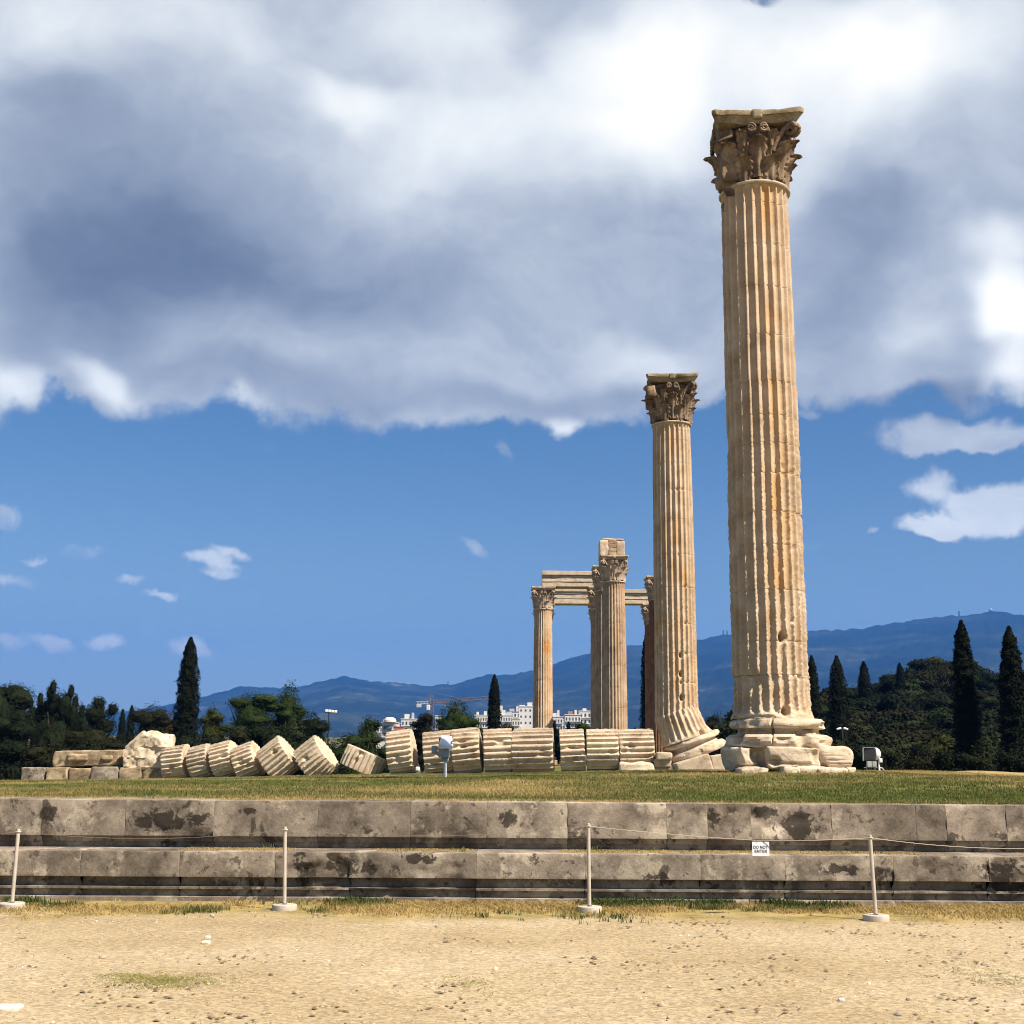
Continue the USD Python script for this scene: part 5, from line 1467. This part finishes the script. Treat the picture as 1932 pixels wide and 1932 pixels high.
# flat litter of dead leaves
n = 520
cl = rs.rand(40, 2)
Yc = 8.5 + cl[:, 1] * 5.5; Xc = (cl[:, 0] * 2 - 1) * Yc * .42
k = rs.randint(0, 40, n)
Xg, Yg = Xc[k] + rs.randn(n) * .16, Yc[k] + rs.randn(n) * .16
sz = rs.uniform(.010, .034, n)
leafm = (np.array([[-1, 0, 0], [-.3, .5, .25], [.5, .4, .1], [1, 0, .35], [.4, -.45, .2], [-.4, -.5, .05]]), np.array([[0, 5, 1], [1, 5, 4], [1, 4, 2], [2, 4, 3]]))
instancer('dead_leaves', [(leafm, PM[2])], np.column_stack([Xg, Yg, gravel_z(Xg, Yg) + .004]), np.zeros(n, int), rs.rand(n) * 6.28, np.column_stack([sz] * 3), 'small brown dead leaves lying in clusters on the gravel', 'leaves')
for i, (x, y, w_, lab) in enumerate(((14, 1911, .17, 'flat white stone at the lower left edge of the gravel'), (1588, 1893, .05, 'white pebble bottom right, largest of the pale stones there'), (388, 1783, .075, 'pale flat stone in the gravel, upper left'), (392, 1771, .055, 'smaller pale stone just behind the flat one'))):
    c = ray(x, y); c = EYE + c * (-1.65 / c[2])
    q = thing('pale_stone', lab, 'stone', loc=(c[0], c[1], float(gravel_z(c[:1], c[1:2])[0])))
    part(q, 'stone_body', rbox(0, 0, .008, w_, w_ * .7, .03, .012, .008, 20, i, 8), PM[1], smooth=50)

# ------------------------------------------------------------------ trees
def leaf_quads(P, Nn, size, rng, elong=1.5):
    n = len(P)
    a = rng.randn(n, 3); a -= (a * Nn).sum(1, keepdims=True) * Nn * .6
    a /= np.maximum(np.linalg.norm(a, axis=1, keepdims=True), 1e-6)
    b = np.cross(a, Nn + rng.randn(n, 3) * .35); b /= np.maximum(np.linalg.norm(b, axis=1, keepdims=True), 1e-6)
    s = (size * rng.uniform(.6, 1.3, n))[:, None]
    v = np.stack([P - a * s * elong * .5, P + b * s * .42, P + a * s * elong * .5, P - b * s * .42], 1).reshape(-1, 3)
    k = np.arange(n)[:, None] * 4
    return v, np.vstack([k + [0, 1, 2], k + [0, 2, 3]])


def crown_mesh(lumps, n, size, seed, core=.80, tuft=0.0):
    """Leaf faces clustered over uneven lumps; lumps are (x, y, z, rx, ry, rz)."""
    rng = np.random.RandomState(seed)
    L_ = np.array(lumps, float)
    wgt = (L_[:, 3] * L_[:, 5]); wgt /= wgt.sum()
    k = rng.choice(len(L_), n, p=wgt)
    d = rng.randn(n, 3); d /= np.linalg.norm(d, axis=1, keepdims=True)
    w_ = fbm(d * 2.6 + k[:, None] * 5.3 + seed, 3, seed)
    rad = .62 + .75 * w_ + rng.randn(n) * .07
    # gather the leaves in clumps
    clump = noise(d * 6.5 + k[:, None] * 3.1 + seed * 2, seed + 3)
    keep = clump > .30
    d, k, rad = d[keep], k[keep], rad[keep]
    P = L_[k, :3] + d * rad[:, None] * L_[k, 3:]
    Nn = d / L_[k, 3:]; Nn /= np.linalg.norm(Nn, axis=1, keepdims=True)
    ms = [leaf_quads(P, Nn, size, rng)]
    if core:
        for i, l in enumerate(L_):
            m_ = trimesh.creation.icosphere(2, 1.0); v = np.asarray(m_.vertices)
            v = v * (core * (.68 + .55 * fbm(v * 2 + i * 3 + seed, 3, seed)))[:, None]
            ms.append((v * l[3:] + l[:3], np.asarray(m_.faces)))
    return cat(*ms)


def lumps_round(w, h, z0, seed, n=9, flat=1.0):
    r = random.Random(seed)
    out = [(0, 0, z0 + h * .5, w * .36, w * .36, h * .42)]
    for i in range(n):
        a = 2 * PI * i / n * 2.4 + r.uniform(-.4, .4)
        zz = r.uniform(.18, .88)
        q = w * .5 * (1 - abs(zz - .42) * .9) * r.uniform(.55, .85)
        s = r.uniform(.16, .27) * w
        out.append((math.cos(a) * q, math.sin(a) * q, z0 + h * zz, s, s, s * r.uniform(.6, .85) * flat))
    return out


def limbs(h0, h1, r, w, seed, n=5):
    rr_ = random.Random(seed)
    ms = [tube([[0, 0, -.4], [.05 * r, 0, h0 * .5], [.1 * w * rr_.uniform(-.5, .5), 0, h0], [0, 0, h1 * .8]], [r * 1.3, r, r * .75, r * .2], 9)]
    for i in range(n):
        a = i * 2.4 + rr_.uniform(-.3, .3)
        b = np.array([0, 0, h0 * rr_.uniform(.6, 1.0)])
        e = np.array([math.cos(a) * w * .36, math.sin(a) * w * .36, h0 + (h1 - h0) * rr_.uniform(.3, .7)])
        ms.append(tube([b, (b + e) / 2 + [0, 0, -.06 * w], e], [r * .5, r * .35, r * .12], 6))
    return cat(*ms)


def tree(name, label, x, ytop, Y, wpx, mat, kind='round', seed=1, n=5200, size=None, group=None, hmin=3.5, lumps=None, zbase=None, leaf_k=1.0):
    """A tree whose top reaches the given height; its trunk stands on the ground there."""
    t = at(x, ytop, Y)
    g = ground_z(t[0], Y) if zbase is None else zbase
    H = max(t[2] - g, 1.0)
    w = wpx * mpp(Y)
    p = thing(name, label, 'shrub' if name.endswith(('bush', 'shrub')) else 'tree', group, loc=(t[0], Y, g))
    size = size or max(.09, 2.0 * mpp(Y)) * leaf_k
    n = int(n * 1.5)
    if kind == 'cypress':
        m_ = cypress_mesh(w, H, seed, n, size)
        tr = tube([[0, 0, -.4], [0, 0, H * .12], [0, 0, H * .6]], [w * .09, w * .07, w * .03], 8)
    elif kind == 'bush':
        m_ = crown_mesh(lumps or lumps_round(w, H * 1.0, 0.02, seed, 9), n, size, seed)
        tr = limbs(H * .3, H * .8, .05 * H, w, seed, 4)
    else:
        h0 = H * .28
        m_ = crown_mesh(lumps(w, H) if callable(lumps) else lumps_round(w, H - h0, h0, seed, 11 if kind == 'round' else 14, 1.0 if kind == 'round' else .62), n, size, seed)
        tr = limbs(h0 * 1.3, H, .022 * H + .06, w, seed)
    part(p, 'trunk', tr, MAT['bark'], smooth=50)
    part(p, 'crown', m_, MAT[mat])
    return p


def cypress_mesh(w, H, seed, n, size, lean=0.0):
    rng = np.random.RandomState(seed)
    h = rng.rand(n) ** .9
    prof = lambda q: np.interp(q, [0, .05, .25, .55, .8, .93, 1.0], [.6, .9, 1.0, .88, .66, .40, .05])
    a = rng.rand(n) * 2 * PI
    P0 = np.stack([np.cos(a) * 1.3, np.sin(a) * 1.3, h * H / w * 2.4], -1)
    wob = fbm(P0 * 1.9 + seed, 4, seed)
    r = w * .5 * prof(h) * (.40 + 1.05 * wob + rng.randn(n) * .08)
    P = np.stack([np.cos(a) * r, np.sin(a) * r, .02 * H + h * H * .985], -1)
    Nn = np.stack([np.cos(a), np.sin(a), .55 + 0 * a], -1); Nn /= np.linalg.norm(Nn, axis=1, keepdims=True)
    keep = noise(P0 * 4.2 + seed, seed + 1) > .26
    q = leaf_quads(P[keep], Nn[keep], size * 1.1, rng, 1.9)
    zz = np.linspace(0, 1, 22); th = np.arange(16) * 2 * PI / 16
    T, Zz = np.meshgrid(th, zz, indexing='ij')
    cr = w * .5 * prof(Zz) * (.46 + .5 * fbm(np.stack([np.cos(T) * 1.3, np.sin(T) * 1.3, Zz * H / w * 2.4], -1) * 1.9 + seed, 4, seed))
    core = (np.stack([cr * np.cos(T), cr * np.sin(T), .02 * H + Zz * H * .95], -1).reshape(-1, 3), gridfaces(16, 22, True))
    return cat(q, core)


def pine_flat(w, H):
    return [(-.05 * w, 0, H * .80, w * .30, w * .3, H * .12), (.20 * w, 0, H * .70, w * .26, w * .26, H * .10), (-.18 * w, .1, H * .62, w * .30, w * .3, H * .10), (.36 * w, 0, H * .86, w * .13, w * .13, H * .07),
            (.28 * w, 0, H * .50, w * .24, w * .3, H * .11), (-.12 * w, 0, H * .42, w * .38, w * .36, H * .14), (.02 * w, 0, H * .92, w * .17, w * .17, H * .07)]


def pine_candles(w, H):
    r = random.Random(5)
    out = [(0, 0, H * .45, w * .42, w * .4, H * .34)]
    for i, (dx, top) in enumerate(((-.36, .80), (-.26, .90), (-.12, .96), (0, 1.0), (.10, .9), (.18, .97), (.30, .88), (.40, .80), (-.44, .68), (.46, .66))):
        out.append((dx * w, r.uniform(-.15, .15) * w, H * (top - .07), w * .055, w * .055, H * .075))
        out.append((dx * w, r.uniform(-.15, .15) * w, H * (top - .2), w * .12, w * .12, H * .12))
    return out


# left of the ruins
tree('dark_tree', 'very dark round tree cut by the left edge of the picture', 8, 1286, 92, 130, 'leaf_dark', 'round', 3, 7000)
tree('pine_tree', 'dark pine with upright candle tips near the left edge', 108, 1283, 96, 125, 'leaf_dark', 'pine', 5, 8000, lumps=pine_candles)
tree('pine_tree', 'wind blown pine with a branch reaching to the right', 186, 1312, 98, 78, 'leaf_dark', 'pine', 8, 5200, lumps=pine_flat)
tree('dark_tree', 'dark round tree in front of the wind blown pine', 168, 1372, 84, 120, 'leaf_brown', 'round', 9, 6000)
tree('cypress_tree', 'short dark cypress tip above the bushes, left of a brown tree', 232, 1339, 118, 20, 'leaf_cypress', 'cypress', 11, 1500)
tree('cypress_tree', 'second short cypress tip, touching the brown tree', 249, 1332, 120, 24, 'leaf_cypress', 'cypress', 12, 1500)
tree('brown_tree', 'brownish green tree between the short cypress tips and the tall cypress', 287, 1321, 112, 78, 'leaf_brown', 'round', 13, 5000)
tree('autumn_tree', 'small orange brown tree left of the tall cypress', 322, 1338, 124, 48, 'leaf_orange', 'round', 14, 2600)
tree('cypress_tree', 'tall lone dark cypress rising against the sky at left', 360, 1204, 90, 50, 'leaf_cypress', 'cypress', 15, 9500)
tree('yellow_tree', 'yellow green tree right of the tall lone cypress', 402, 1327, 116, 56, 'leaf_yellow', 'round', 16, 3600)
tree('pine_tree', 'broad bright green pine right of the tall lone cypress', 478, 1297, 112, 110, 'leaf_pine', 'pine', 17, 7500)
tree('pine_tree', 'pine with a high pointed top beside the broad pine', 545, 1280, 114, 72, 'leaf_pine', 'pine', 18, 5600)
tree('green_tree', 'low dark green tree below the pointed pine', 592, 1338, 104, 70, 'leaf_dark', 'round', 19, 4200)
bl = [(24, 1398, 72, 110, 'leaf_dark', 'dark bush at the left edge behind the low wall'), (98, 1402, 70, 100, 'leaf_brown', 'brownish bush behind the left end of the low wall'), (165, 1396, 71, 100, 'leaf_dark', 'dark bush behind the carved block'),
      (232, 1378, 74, 110, 'leaf_brown', 'bush left of the rough boulder'), (300, 1362, 78, 120, 'leaf_dark', 'dense dark bush behind the rough boulder'), (382, 1376, 73, 110, 'leaf_dark', 'dark bush below the tall lone cypress'),
      (448, 1368, 75, 110, 'leaf_brown', 'dull bush behind the tipped drums on their left'), (515, 1362, 76, 110, 'leaf_dark', 'dark bush behind the two steeply tipped drums'), (556, 1346, 82, 62, 'leaf_olive', 'pale olive bush above the tipped drums'),
      (600, 1374, 74, 100, 'leaf_dark', 'dark bush right of the pale olive bush'), (650, 1380, 75, 90, 'leaf_pine', 'green bush below the light mast'), (722, 1408, 70, 60, 'leaf_pine', 'green bush left of the lone tilted drum')]
for i, (x, yt, Y, w_, mt, lab) in enumerate(bl):
    tree('bush', lab, x, yt, Y, w_, mt, 'bush', 40 + i, 5200)
tree('pine_tree', 'small leaning pine left of the white domed building', 694, 1347, 96, 58, 'leaf_pine', 'pine', 60, 4200)
tree('green_tree', 'dark tree in the gap left of the fallen drum behind the floodlight', 800, 1341, 98, 52, 'leaf_brown', 'round', 61, 4600)
tree('pine_tree', 'round topped pine behind the drums, under the crane jib', 861, 1317, 104, 84, 'leaf_pine', 'round', 62, 8000)
tree('cypress_tree', 'slim dark cypress between the round pine and the white buildings', 933, 1274, 108, 27, 'leaf_cypress', 'cypress', 63, 5000)
for i, (x, yt, Y, w_, mt, lab) in enumerate(((956, 1361, 118, 34, 'leaf_olive', 'olive bush right of the slim cypress'), (905, 1370, 114, 40, 'leaf_dark', 'dark bush left of the slim cypress'), (985, 1372, 125, 40, 'leaf_olive', 'low bush under the tall white building'),
                                             (1090, 1358, 150, 62, 'leaf_pine', 'green bush between the leftmost and the front standing columns'), (1052, 1371, 152, 30, 'leaf_dark', 'dark bush right of the leftmost standing column'), (1200, 1367, 150, 46, 'leaf_dark', 'dark bush between the front far column and the cypress'),
                                             (1352, 1336, 110, 62, 'leaf_brown', 'brownish bush between the two tall columns'), (1385, 1322, 116, 50, 'leaf_dark', 'dark bush behind the foot of the tallest column'))):
    tree('bush', lab, x, yt, Y, w_, mt, 'bush', 80 + i, 3800)
tree('cypress_tree', 'dark cypress beside the dark red column of the far group', 1219, 1195, 152, 28, 'leaf_cypress', 'cypress', 90, 5000)
tree('cypress_tree', 'tiny cypress among the white houses, between the far columns', 1046, 1360, 260, 9, 'leaf_cypress', 'cypress', 91, 700, zbase=4.0)
tree('cypress_tree', 'tiny cypress in front of the long white house', 1073, 1362, 262, 9, 'leaf_cypress', 'cypress', 92, 700, zbase=4.0)
# right of the tallest column
for i, (x, yt, Y, w_, lab) in enumerate(((1531, 1239, 88, 34, 'dark cypress touching the right side of the tallest column'), (1578, 1239, 90, 46, 'broad based dark cypress right of the tallest column'), (1629, 1249, 150, 32, 'cypress tip rising from the wooded hill'),
                                         (1697, 1252, 185, 22, 'small cypress tip on the ridge of the wooded hill'), (1813, 1173, 72, 52, 'tall black cypress, left of the two at the right edge'), (1903, 1184, 70, 56, 'tall black cypress at the right edge of the picture'))):
    tree('cypress_tree', lab, x, yt, Y, w_, 'leaf_cypress', 'cypress', 100 + i, 9000 if Y < 80 else 4500)
br = [(1585, 1398, 62, 90, 'leaf_olive', 'olive bush right of the tallest column base'), (1640, 1402, 61, 90, 'leaf_dark', 'dark bush behind the right floodlight'), (1685, 1388, 63, 84, 'leaf_olive', 'grey green bush right of the floodlight'),
      (1740, 1402, 61, 90, 'leaf_brown', 'dull bush left of the tall black cypress'), (1795, 1410, 60, 80, 'leaf_dark', 'dark bush at the foot of the tall black cypress'), (1858, 1388, 60, 96, 'leaf_olive', 'pale leafed bush between the two black cypresses'),
      (1915, 1398, 58, 90, 'leaf_dark', 'dark bush at the right edge of the picture'), (1545, 1400, 66, 70, 'leaf_dark', 'dark bush hard against the tallest column base'), (1960, 1392, 62, 90, 'leaf_olive', 'olive bush cut by the right edge')]
for i, (x, yt, Y, w_, mt, lab) in enumerate(br):
    tree('bush', lab, x, yt, Y, w_, mt, 'bush', 120 + i, 6000)
# the wooded hill: a few crowns built once, then set out again and again
UsdGeom.Scope.Define(stage, '/World/Looks')
rngh = random.Random(12)
protos_h = []
mats_h = ['leaf_dark', 'leaf_brown', 'leaf_pine', 'leaf_dark', 'leaf_yellow', 'leaf_olive', 'leaf_brown', 'leaf_dark']
names_h = {'leaf_dark': 'very dark green', 'leaf_brown': 'dull brownish green', 'leaf_pine': 'fresh green', 'leaf_yellow': 'yellow green', 'leaf_olive': 'greyish olive'}
for k, mt in enumerate(mats_h):
    cp_ = Sdf.CreatePrimInLayer(stage.GetRootLayer(), '/World/hill_tree_prototype_%03d' % k)
    stage.GetPrimAtPath(cp_.path)
    pr_ = stage.CreateClassPrim('/World/hill_tree_prototype_%03d' % k)
    UsdGeom.Xform(pr_)
    pr_.SetTypeName('Xform')
    flat = k % 2 == 0
    usdkit.mesh(stage, str(pr_.GetPath()) + '/trunk', limbs(2.6, 7.2, .2, 5.2, 200 + k), MAT['bark'], smooth=50)
    usdkit.mesh(stage, str(pr_.GetPath()) + '/crown', crown_mesh(lumps_round(6.0, 6.2, 1.9, 210 + k, 12, .7 if flat else 1.0), 7500, .27, 220 + k), MAT[mt])
    protos_h.append(str(pr_.GetPath()))
rows = [(80, 1392, 34, 1.0), (94, 1374, 34, .95), (110, 1356, 30, .95), (128, 1336, 28, .95), (148, 1318, 27, .9), (168, 1303, 26, .9), (190, None, 24, .9), (212, None, 23, .9)]
for ri, (Y, yt, stp, sc) in enumerate(rows):
    x = 1385 + rngh.uniform(0, 20)
    while x < 1985:
        ridge = np.interp(x, [r[0] for r in RIDGE], [r[1] for r in RIDGE])
        yy = (max(yt, ridge + 10) if yt else ridge + (14 if Y < 200 else 2)) + rngh.uniform(-7, 9)
        if x < 1540 and Y < 100:
            yy = max(yy, 1380)
        YY = Y + rngh.uniform(-5, 5)
        t = at(x, yy, YY)
        k = rngh.choices(range(8), [4, 4, 2, 4, 1.1 if ri < 6 else .3, 1.5, 3, 4])[0]
        gz = ground_z(t[0], YY)
        s = rngh.uniform(.8, 1.2) * sc
        z0 = t[2] - 8.1 * s
        if z0 > gz + .2:                       # not enough height: stretch to the ground
            s = (t[2] - gz) / 8.1
            z0 = gz
        s_xy = s if s < 1.4 else 1.2
        px_ = thing('hill_tree', '%s tree with a round crown on the wooded hill at right' % names_h[mats_h[k]], 'tree', '%s trees on the wooded hill' % names_h[mats_h[k]], loc=(t[0], YY, z0), rz=rngh.uniform(0, 360), scale=(s_xy, s_xy, s))
        p_ = stage.GetPrimAtPath(px_)
        p_.GetReferences().AddInternalReference(protos_h[k])
        p_.SetInstanceable(True)
        x += stp * rngh.uniform(.75, 1.25)

# ------------------------------------------------------------------ the city below the mountain
CM = {k: surface('render_' + k, [(0.3, a), (0.7, b)], scale=.15, fine=.06, rough=.8) for k, a, b in (('white', (.50, .49, .475), (.60, .59, .575)), ('cream', (.55, .50, .43), (.65, .6, .53)), ('grey', (.36, .36, .37), (.46, .46, .47)),
                                                                                                          ('red', (.38, .15, .10), (.46, .20, .13)), ('brown', (.26, .13, .11), (.34, .19, .16)), ('teal', (.07, .17, .18), (.10, .23, .24)))}
CM['glass'] = surface('window_dark', [(0.3, (.03, .035, .04)), (0.7, (.07, .075, .085))], scale=1.0, rough=.2, spec=.5)


def building(label, x0, x1, yt, Y, mat, floors, bays, dep=12, yb=1382, roof=None, extras=(), wsz=(.42, .5), ledge=True):
    """A flat roofed block: walls, roof slab, windows with frames, floor ledges, roof huts."""
    a, b = at(x0, yt, Y), at(x1, yt, Y)
    gz = float(hill(a[0], Y)) - .5
    W, H = b[0] - a[0], a[2] - gz
    p = thing('apartment_block', label, 'building', loc=((a[0] + b[0]) / 2, Y, gz))
    part(p, 'wall', box(-W / 2, W / 2, 0, dep, 0, H), CM[mat])
    part(p, 'roof', box(-W / 2 - .25, W / 2 + .25, -.25, dep + .25, H + .003, H + .35), CM[roof or mat])
    fh = 3.1
    nfl = min(floors, int(H / fh))
    for fl_ in range(nfl):
        zc = H - .4 - fl_ * fh - 1.5
        if ledge:
            part(p, 'balcony', box(-W / 2 + .1, W / 2 - .1, -.9, -.002, zc - 1.25, zc - 1.1), CM[mat])
        for k in range(bays):
            xc = -W / 2 + W * (k + .5) / bays
            w_ = W / bays * wsz[0]; h_ = fh * wsz[1]
            wp = part(p, 'window', box(xc - w_ / 2, xc + w_ / 2, -.06, .05, zc - h_ / 2, zc + h_ / 2), CM['glass'])
            part(p, 'window_frame', cat(box(xc - w_ / 2 - .12, xc - w_ / 2, -.10, .04, zc - h_ / 2, zc + h_ / 2), box(xc + w_ / 2, xc + w_ / 2 + .12, -.10, .04, zc - h_ / 2, zc + h_ / 2)), CM['grey'])
    for (ex, ew, eh, em) in extras:
        part(p, 'roof_hut', box(-W / 2 + W * ex, -W / 2 + W * (ex + ew), 2, 7, H + .352, H + .35 + eh), CM[em])
    return p, W, H


building('tall white block with small square windows left of the leftmost standing column', 979, 1005, 1333, 640, 'white', 4, 3, wsz=(.3, .34), ledge=False, extras=((.05, .4, .5, 'white'), (.62, .36, 1.8, 'white')))
building('long white low house right of the slim cypress', 944, 968, 1350, 660, 'white', 3, 5, extras=((.1, .3, 2.6, 'white'), (.5, .4, 1.6, 'grey')))
building('white house with a brown flat roof behind the long white one', 936, 982, 1343, 720, 'white', 3, 7, roof='brown', extras=((.15, .12, 3.2, 'white'), (.55, .2, 1.5, 'grey'), (.82, .1, 3.0, 'white')))
building('low pale house left of the slim cypress', 896, 924, 1350, 650, 'cream', 3, 6, extras=((.1, .15, 1.6, 'white'), (.6, .2, 2.0, 'white')))
building('cream house under the brown roof', 966, 981, 1357, 630, 'cream', 2, 3)
p_, W_, H_ = building('white house with a rounded roof hut and teal awning left of the lone drum', 721, 750, 1364, 560, 'white', 2, 3, extras=((.02, .28, 1.2, 'grey'),))
part(p_, 'rounded_roof', lathe([(.05, H_ + .353), (2.8, H_ + .353), (2.75, H_ + 1.2), (2.2, H_ + 2.1), (1.2, H_ + 2.5), (.05, H_ + 2.6)], 24), CM['cream'], smooth=50)
part(p_, 'awning', box(-1.6, 1.2, -1.4, -.1, H_ - 2.4, H_ - 1.2), CM['teal'])
building('small house with a red roof terrace left of the lone drum', 743, 760, 1372, 545, 'red', 1, 2)
building('pale house right of the rounded roof hut', 757, 784, 1357, 600, 'white', 2, 4, extras=((.2, .3, 2.2, 'white'), (.7, .12, 2.8, 'grey')))
building('narrow white house left of the rounded one', 706, 722, 1369, 590, 'cream', 2, 3)
building('white sliver of a house between the dark tree and the round pine', 821, 832, 1351, 600, 'white', 3, 2)
building('stepped white house just right of the leftmost standing column', 1041, 1062, 1353, 640, 'white', 3, 4, extras=((.1, .35, 1.8, 'white'), (.5, .2, 3.2, 'cream')))
building('long white house between the leftmost and front columns', 1066, 1096, 1349, 620, 'white', 2, 5, extras=((.2, .3, 1.6, 'brown'), (.62, .14, 2.2, 'white')))
building('white block hard against the front far column', 1093, 1116, 1342, 630, 'white', 3, 3, extras=((.3, .3, 1.2, 'white'),))
building('cream house behind the long white house', 1052, 1072, 1358, 700, 'cream', 2, 4)
# the crane
Yc = 520.0
cb_ = at(813, 1400, Yc); ct = at(814.5, 1306, Yc)
MAT['crane'] = surface('crane_paint', [(0.3, (.13, .085, .065)), (0.7, (.19, .125, .095))], scale=.5, rough=.6)
cr = thing('tower_crane', 'reddish tower crane above the round pine', 'crane', loc=(cb_[0], Yc, 4))
Ht = ct[2] - 4


def lattice(p0, p1, s, n, r):
    p0, p1 = np.array(p0, float), np.array(p1, float)
    d = (p1 - p0) / np.linalg.norm(p1 - p0)
    a = np.cross(d, [0, 1.0, 0]); a /= np.linalg.norm(a); b = np.cross(d, a)
    cs = [a * s + b * s, a * s - b * s, -a * s - b * s, -a * s + b * s]
    ms = [tube([p0 + c, p1 + c], r, 5) for c in cs]
    for i in range(n):
        q0, q1 = p0 + (p1 - p0) * i / n, p0 + (p1 - p0) * (i + 1) / n
        for k in range(4):
            ms.append(tube([q0 + cs[k], q1 + cs[(k + 1) % 4]], r * .7, 4))
    return cat(*ms)


part(cr, 'mast', lattice((0, 0, 0), (0, 0, Ht - 1), .75, 16, .14), MAT['crane'])
j0, j1 = at(786, 1327, Yc) - [cb_[0], Yc, 4], at(924, 1316.5, Yc) - [cb_[0], Yc, 4]
jm = at(814, 1325, Yc) - [cb_[0], Yc, 4]
part(cr, 'jib', lattice(jm, j1, .5, 16, .11), MAT['crane'])
part(cr, 'counter_jib', lattice(j0, jm, .5, 5, .16), MAT['lamp_grey'])
part(cr, 'counterweight', rbox(j0[0] + 1.0, 0, j0[2] - 1.0, 2.0, 1.6, 1.3, .1), CM['grey'])
part(cr, 'cabin', rbox(jm[0] - 1.2, -.9, jm[2] - 2.2, 1.5, 1.6, 2.2, .2), CM['white'])
part(cr, 'tie_bar', cat(tube([[0, 0, Ht], jm + (j1 - jm) * .6], .06, 5), tube([[0, 0, Ht], j0 + [1, 0, 0]], .06, 5)), MAT['crane'])
# light mast, street lamp, summit aerials
Ym = 150.0
mt_ = at(620.5, 1345, Ym); gm = ground_z(mt_[0], Ym)
ms_ = thing('light_mast', 'tall mast with a row of white floodlights above the bushes', 'light mast', loc=(mt_[0], Ym, gm))
Hm = mt_[2] - gm
part(ms_, 'pole', tube([[0, 0, -.3], [0, 0, Hm]], [.11, .07], 10), MAT['lamp_dark'], smooth=40)
part(ms_, 'crossbar', box(-.45, .95, -.05, .05, Hm - .02, Hm + .06), MAT['lamp_dark'])
for k in range(4):
    part(ms_, 'lamp_head', rot_mesh(rbox(-.28 + k * .36, -.1, Hm + .22, .32, .2, .3, .04), Ry(4), (0, 0, Hm)), MAT['lamp_white'], smooth=40)
sl = at(1589, 1374, 78); gs = ground_z(sl[0], 78)
sp = thing('street_lamp', 'twin headed white street lamp among the trees at right', 'street lamp', loc=(sl[0], 78 - 14, gs))
sl = at(1589, 1374, 64); Hs = sl[2] - gs
UsdGeom.Xform.Get(stage, sp).GetOrderedXformOps()[0].Set(Gf.Vec3d(float(sl[0]), 64.0, float(gs)))
part(sp, 'pole', tube([[0, 0, -.2], [0, 0, Hs]], [.05, .035], 8), MAT['lamp_dark'], smooth=40)
part(sp, 'lamp_head', rot_mesh(rbox(-.17, 0, Hs + .03, .24, .16, .10, .04), Ry(-18), (0, 0, Hs)), MAT['lamp_white'], smooth=40)
part(sp, 'lamp_head', rot_mesh(rbox(.17, 0, Hs + .03, .24, .16, .10, .04), Ry(18), (0, 0, Hs)), MAT['lamp_white'], smooth=40)
for i, (x, yb_, yt_, lab) in enumerate(((1365, 1199, 1189, 'thin aerial mast on the mountain between the two tall columns'), (1372, 1198, 1190, 'shorter aerial mast beside the thin one on the mountain'), (1810, 1163, 1153, 'aerial mast on the mountain above the black cypress'), (845, 1293, 1285, 'tiny aerial mast on the low mountain saddle'))):
    b = at(x, yb_ + 3, 8980); t = at(x, yt_, 8980)
    am = thing('aerial_mast', lab, 'aerial mast', loc=b)
    part(am, 'lattice_mast', lattice((0, 0, -8), (0, 0, t[2] - b[2]), 3, 6, 1.2), MAT['lamp_dark'])
rd = at(1869, 1151, 8960)
rp = thing('radar_dome', 'round radar dome on the mountain summit at right', 'radar dome', loc=rd)
part(rp, 'dome', (np.asarray(trimesh.creation.icosphere(2, 12.0).vertices), np.asarray(trimesh.creation.icosphere(2, 12.0).faces)), CM['grey'], smooth=True)
part(rp, 'base', box(-10, 10, -10, 10, -36, -11), CM['grey'])
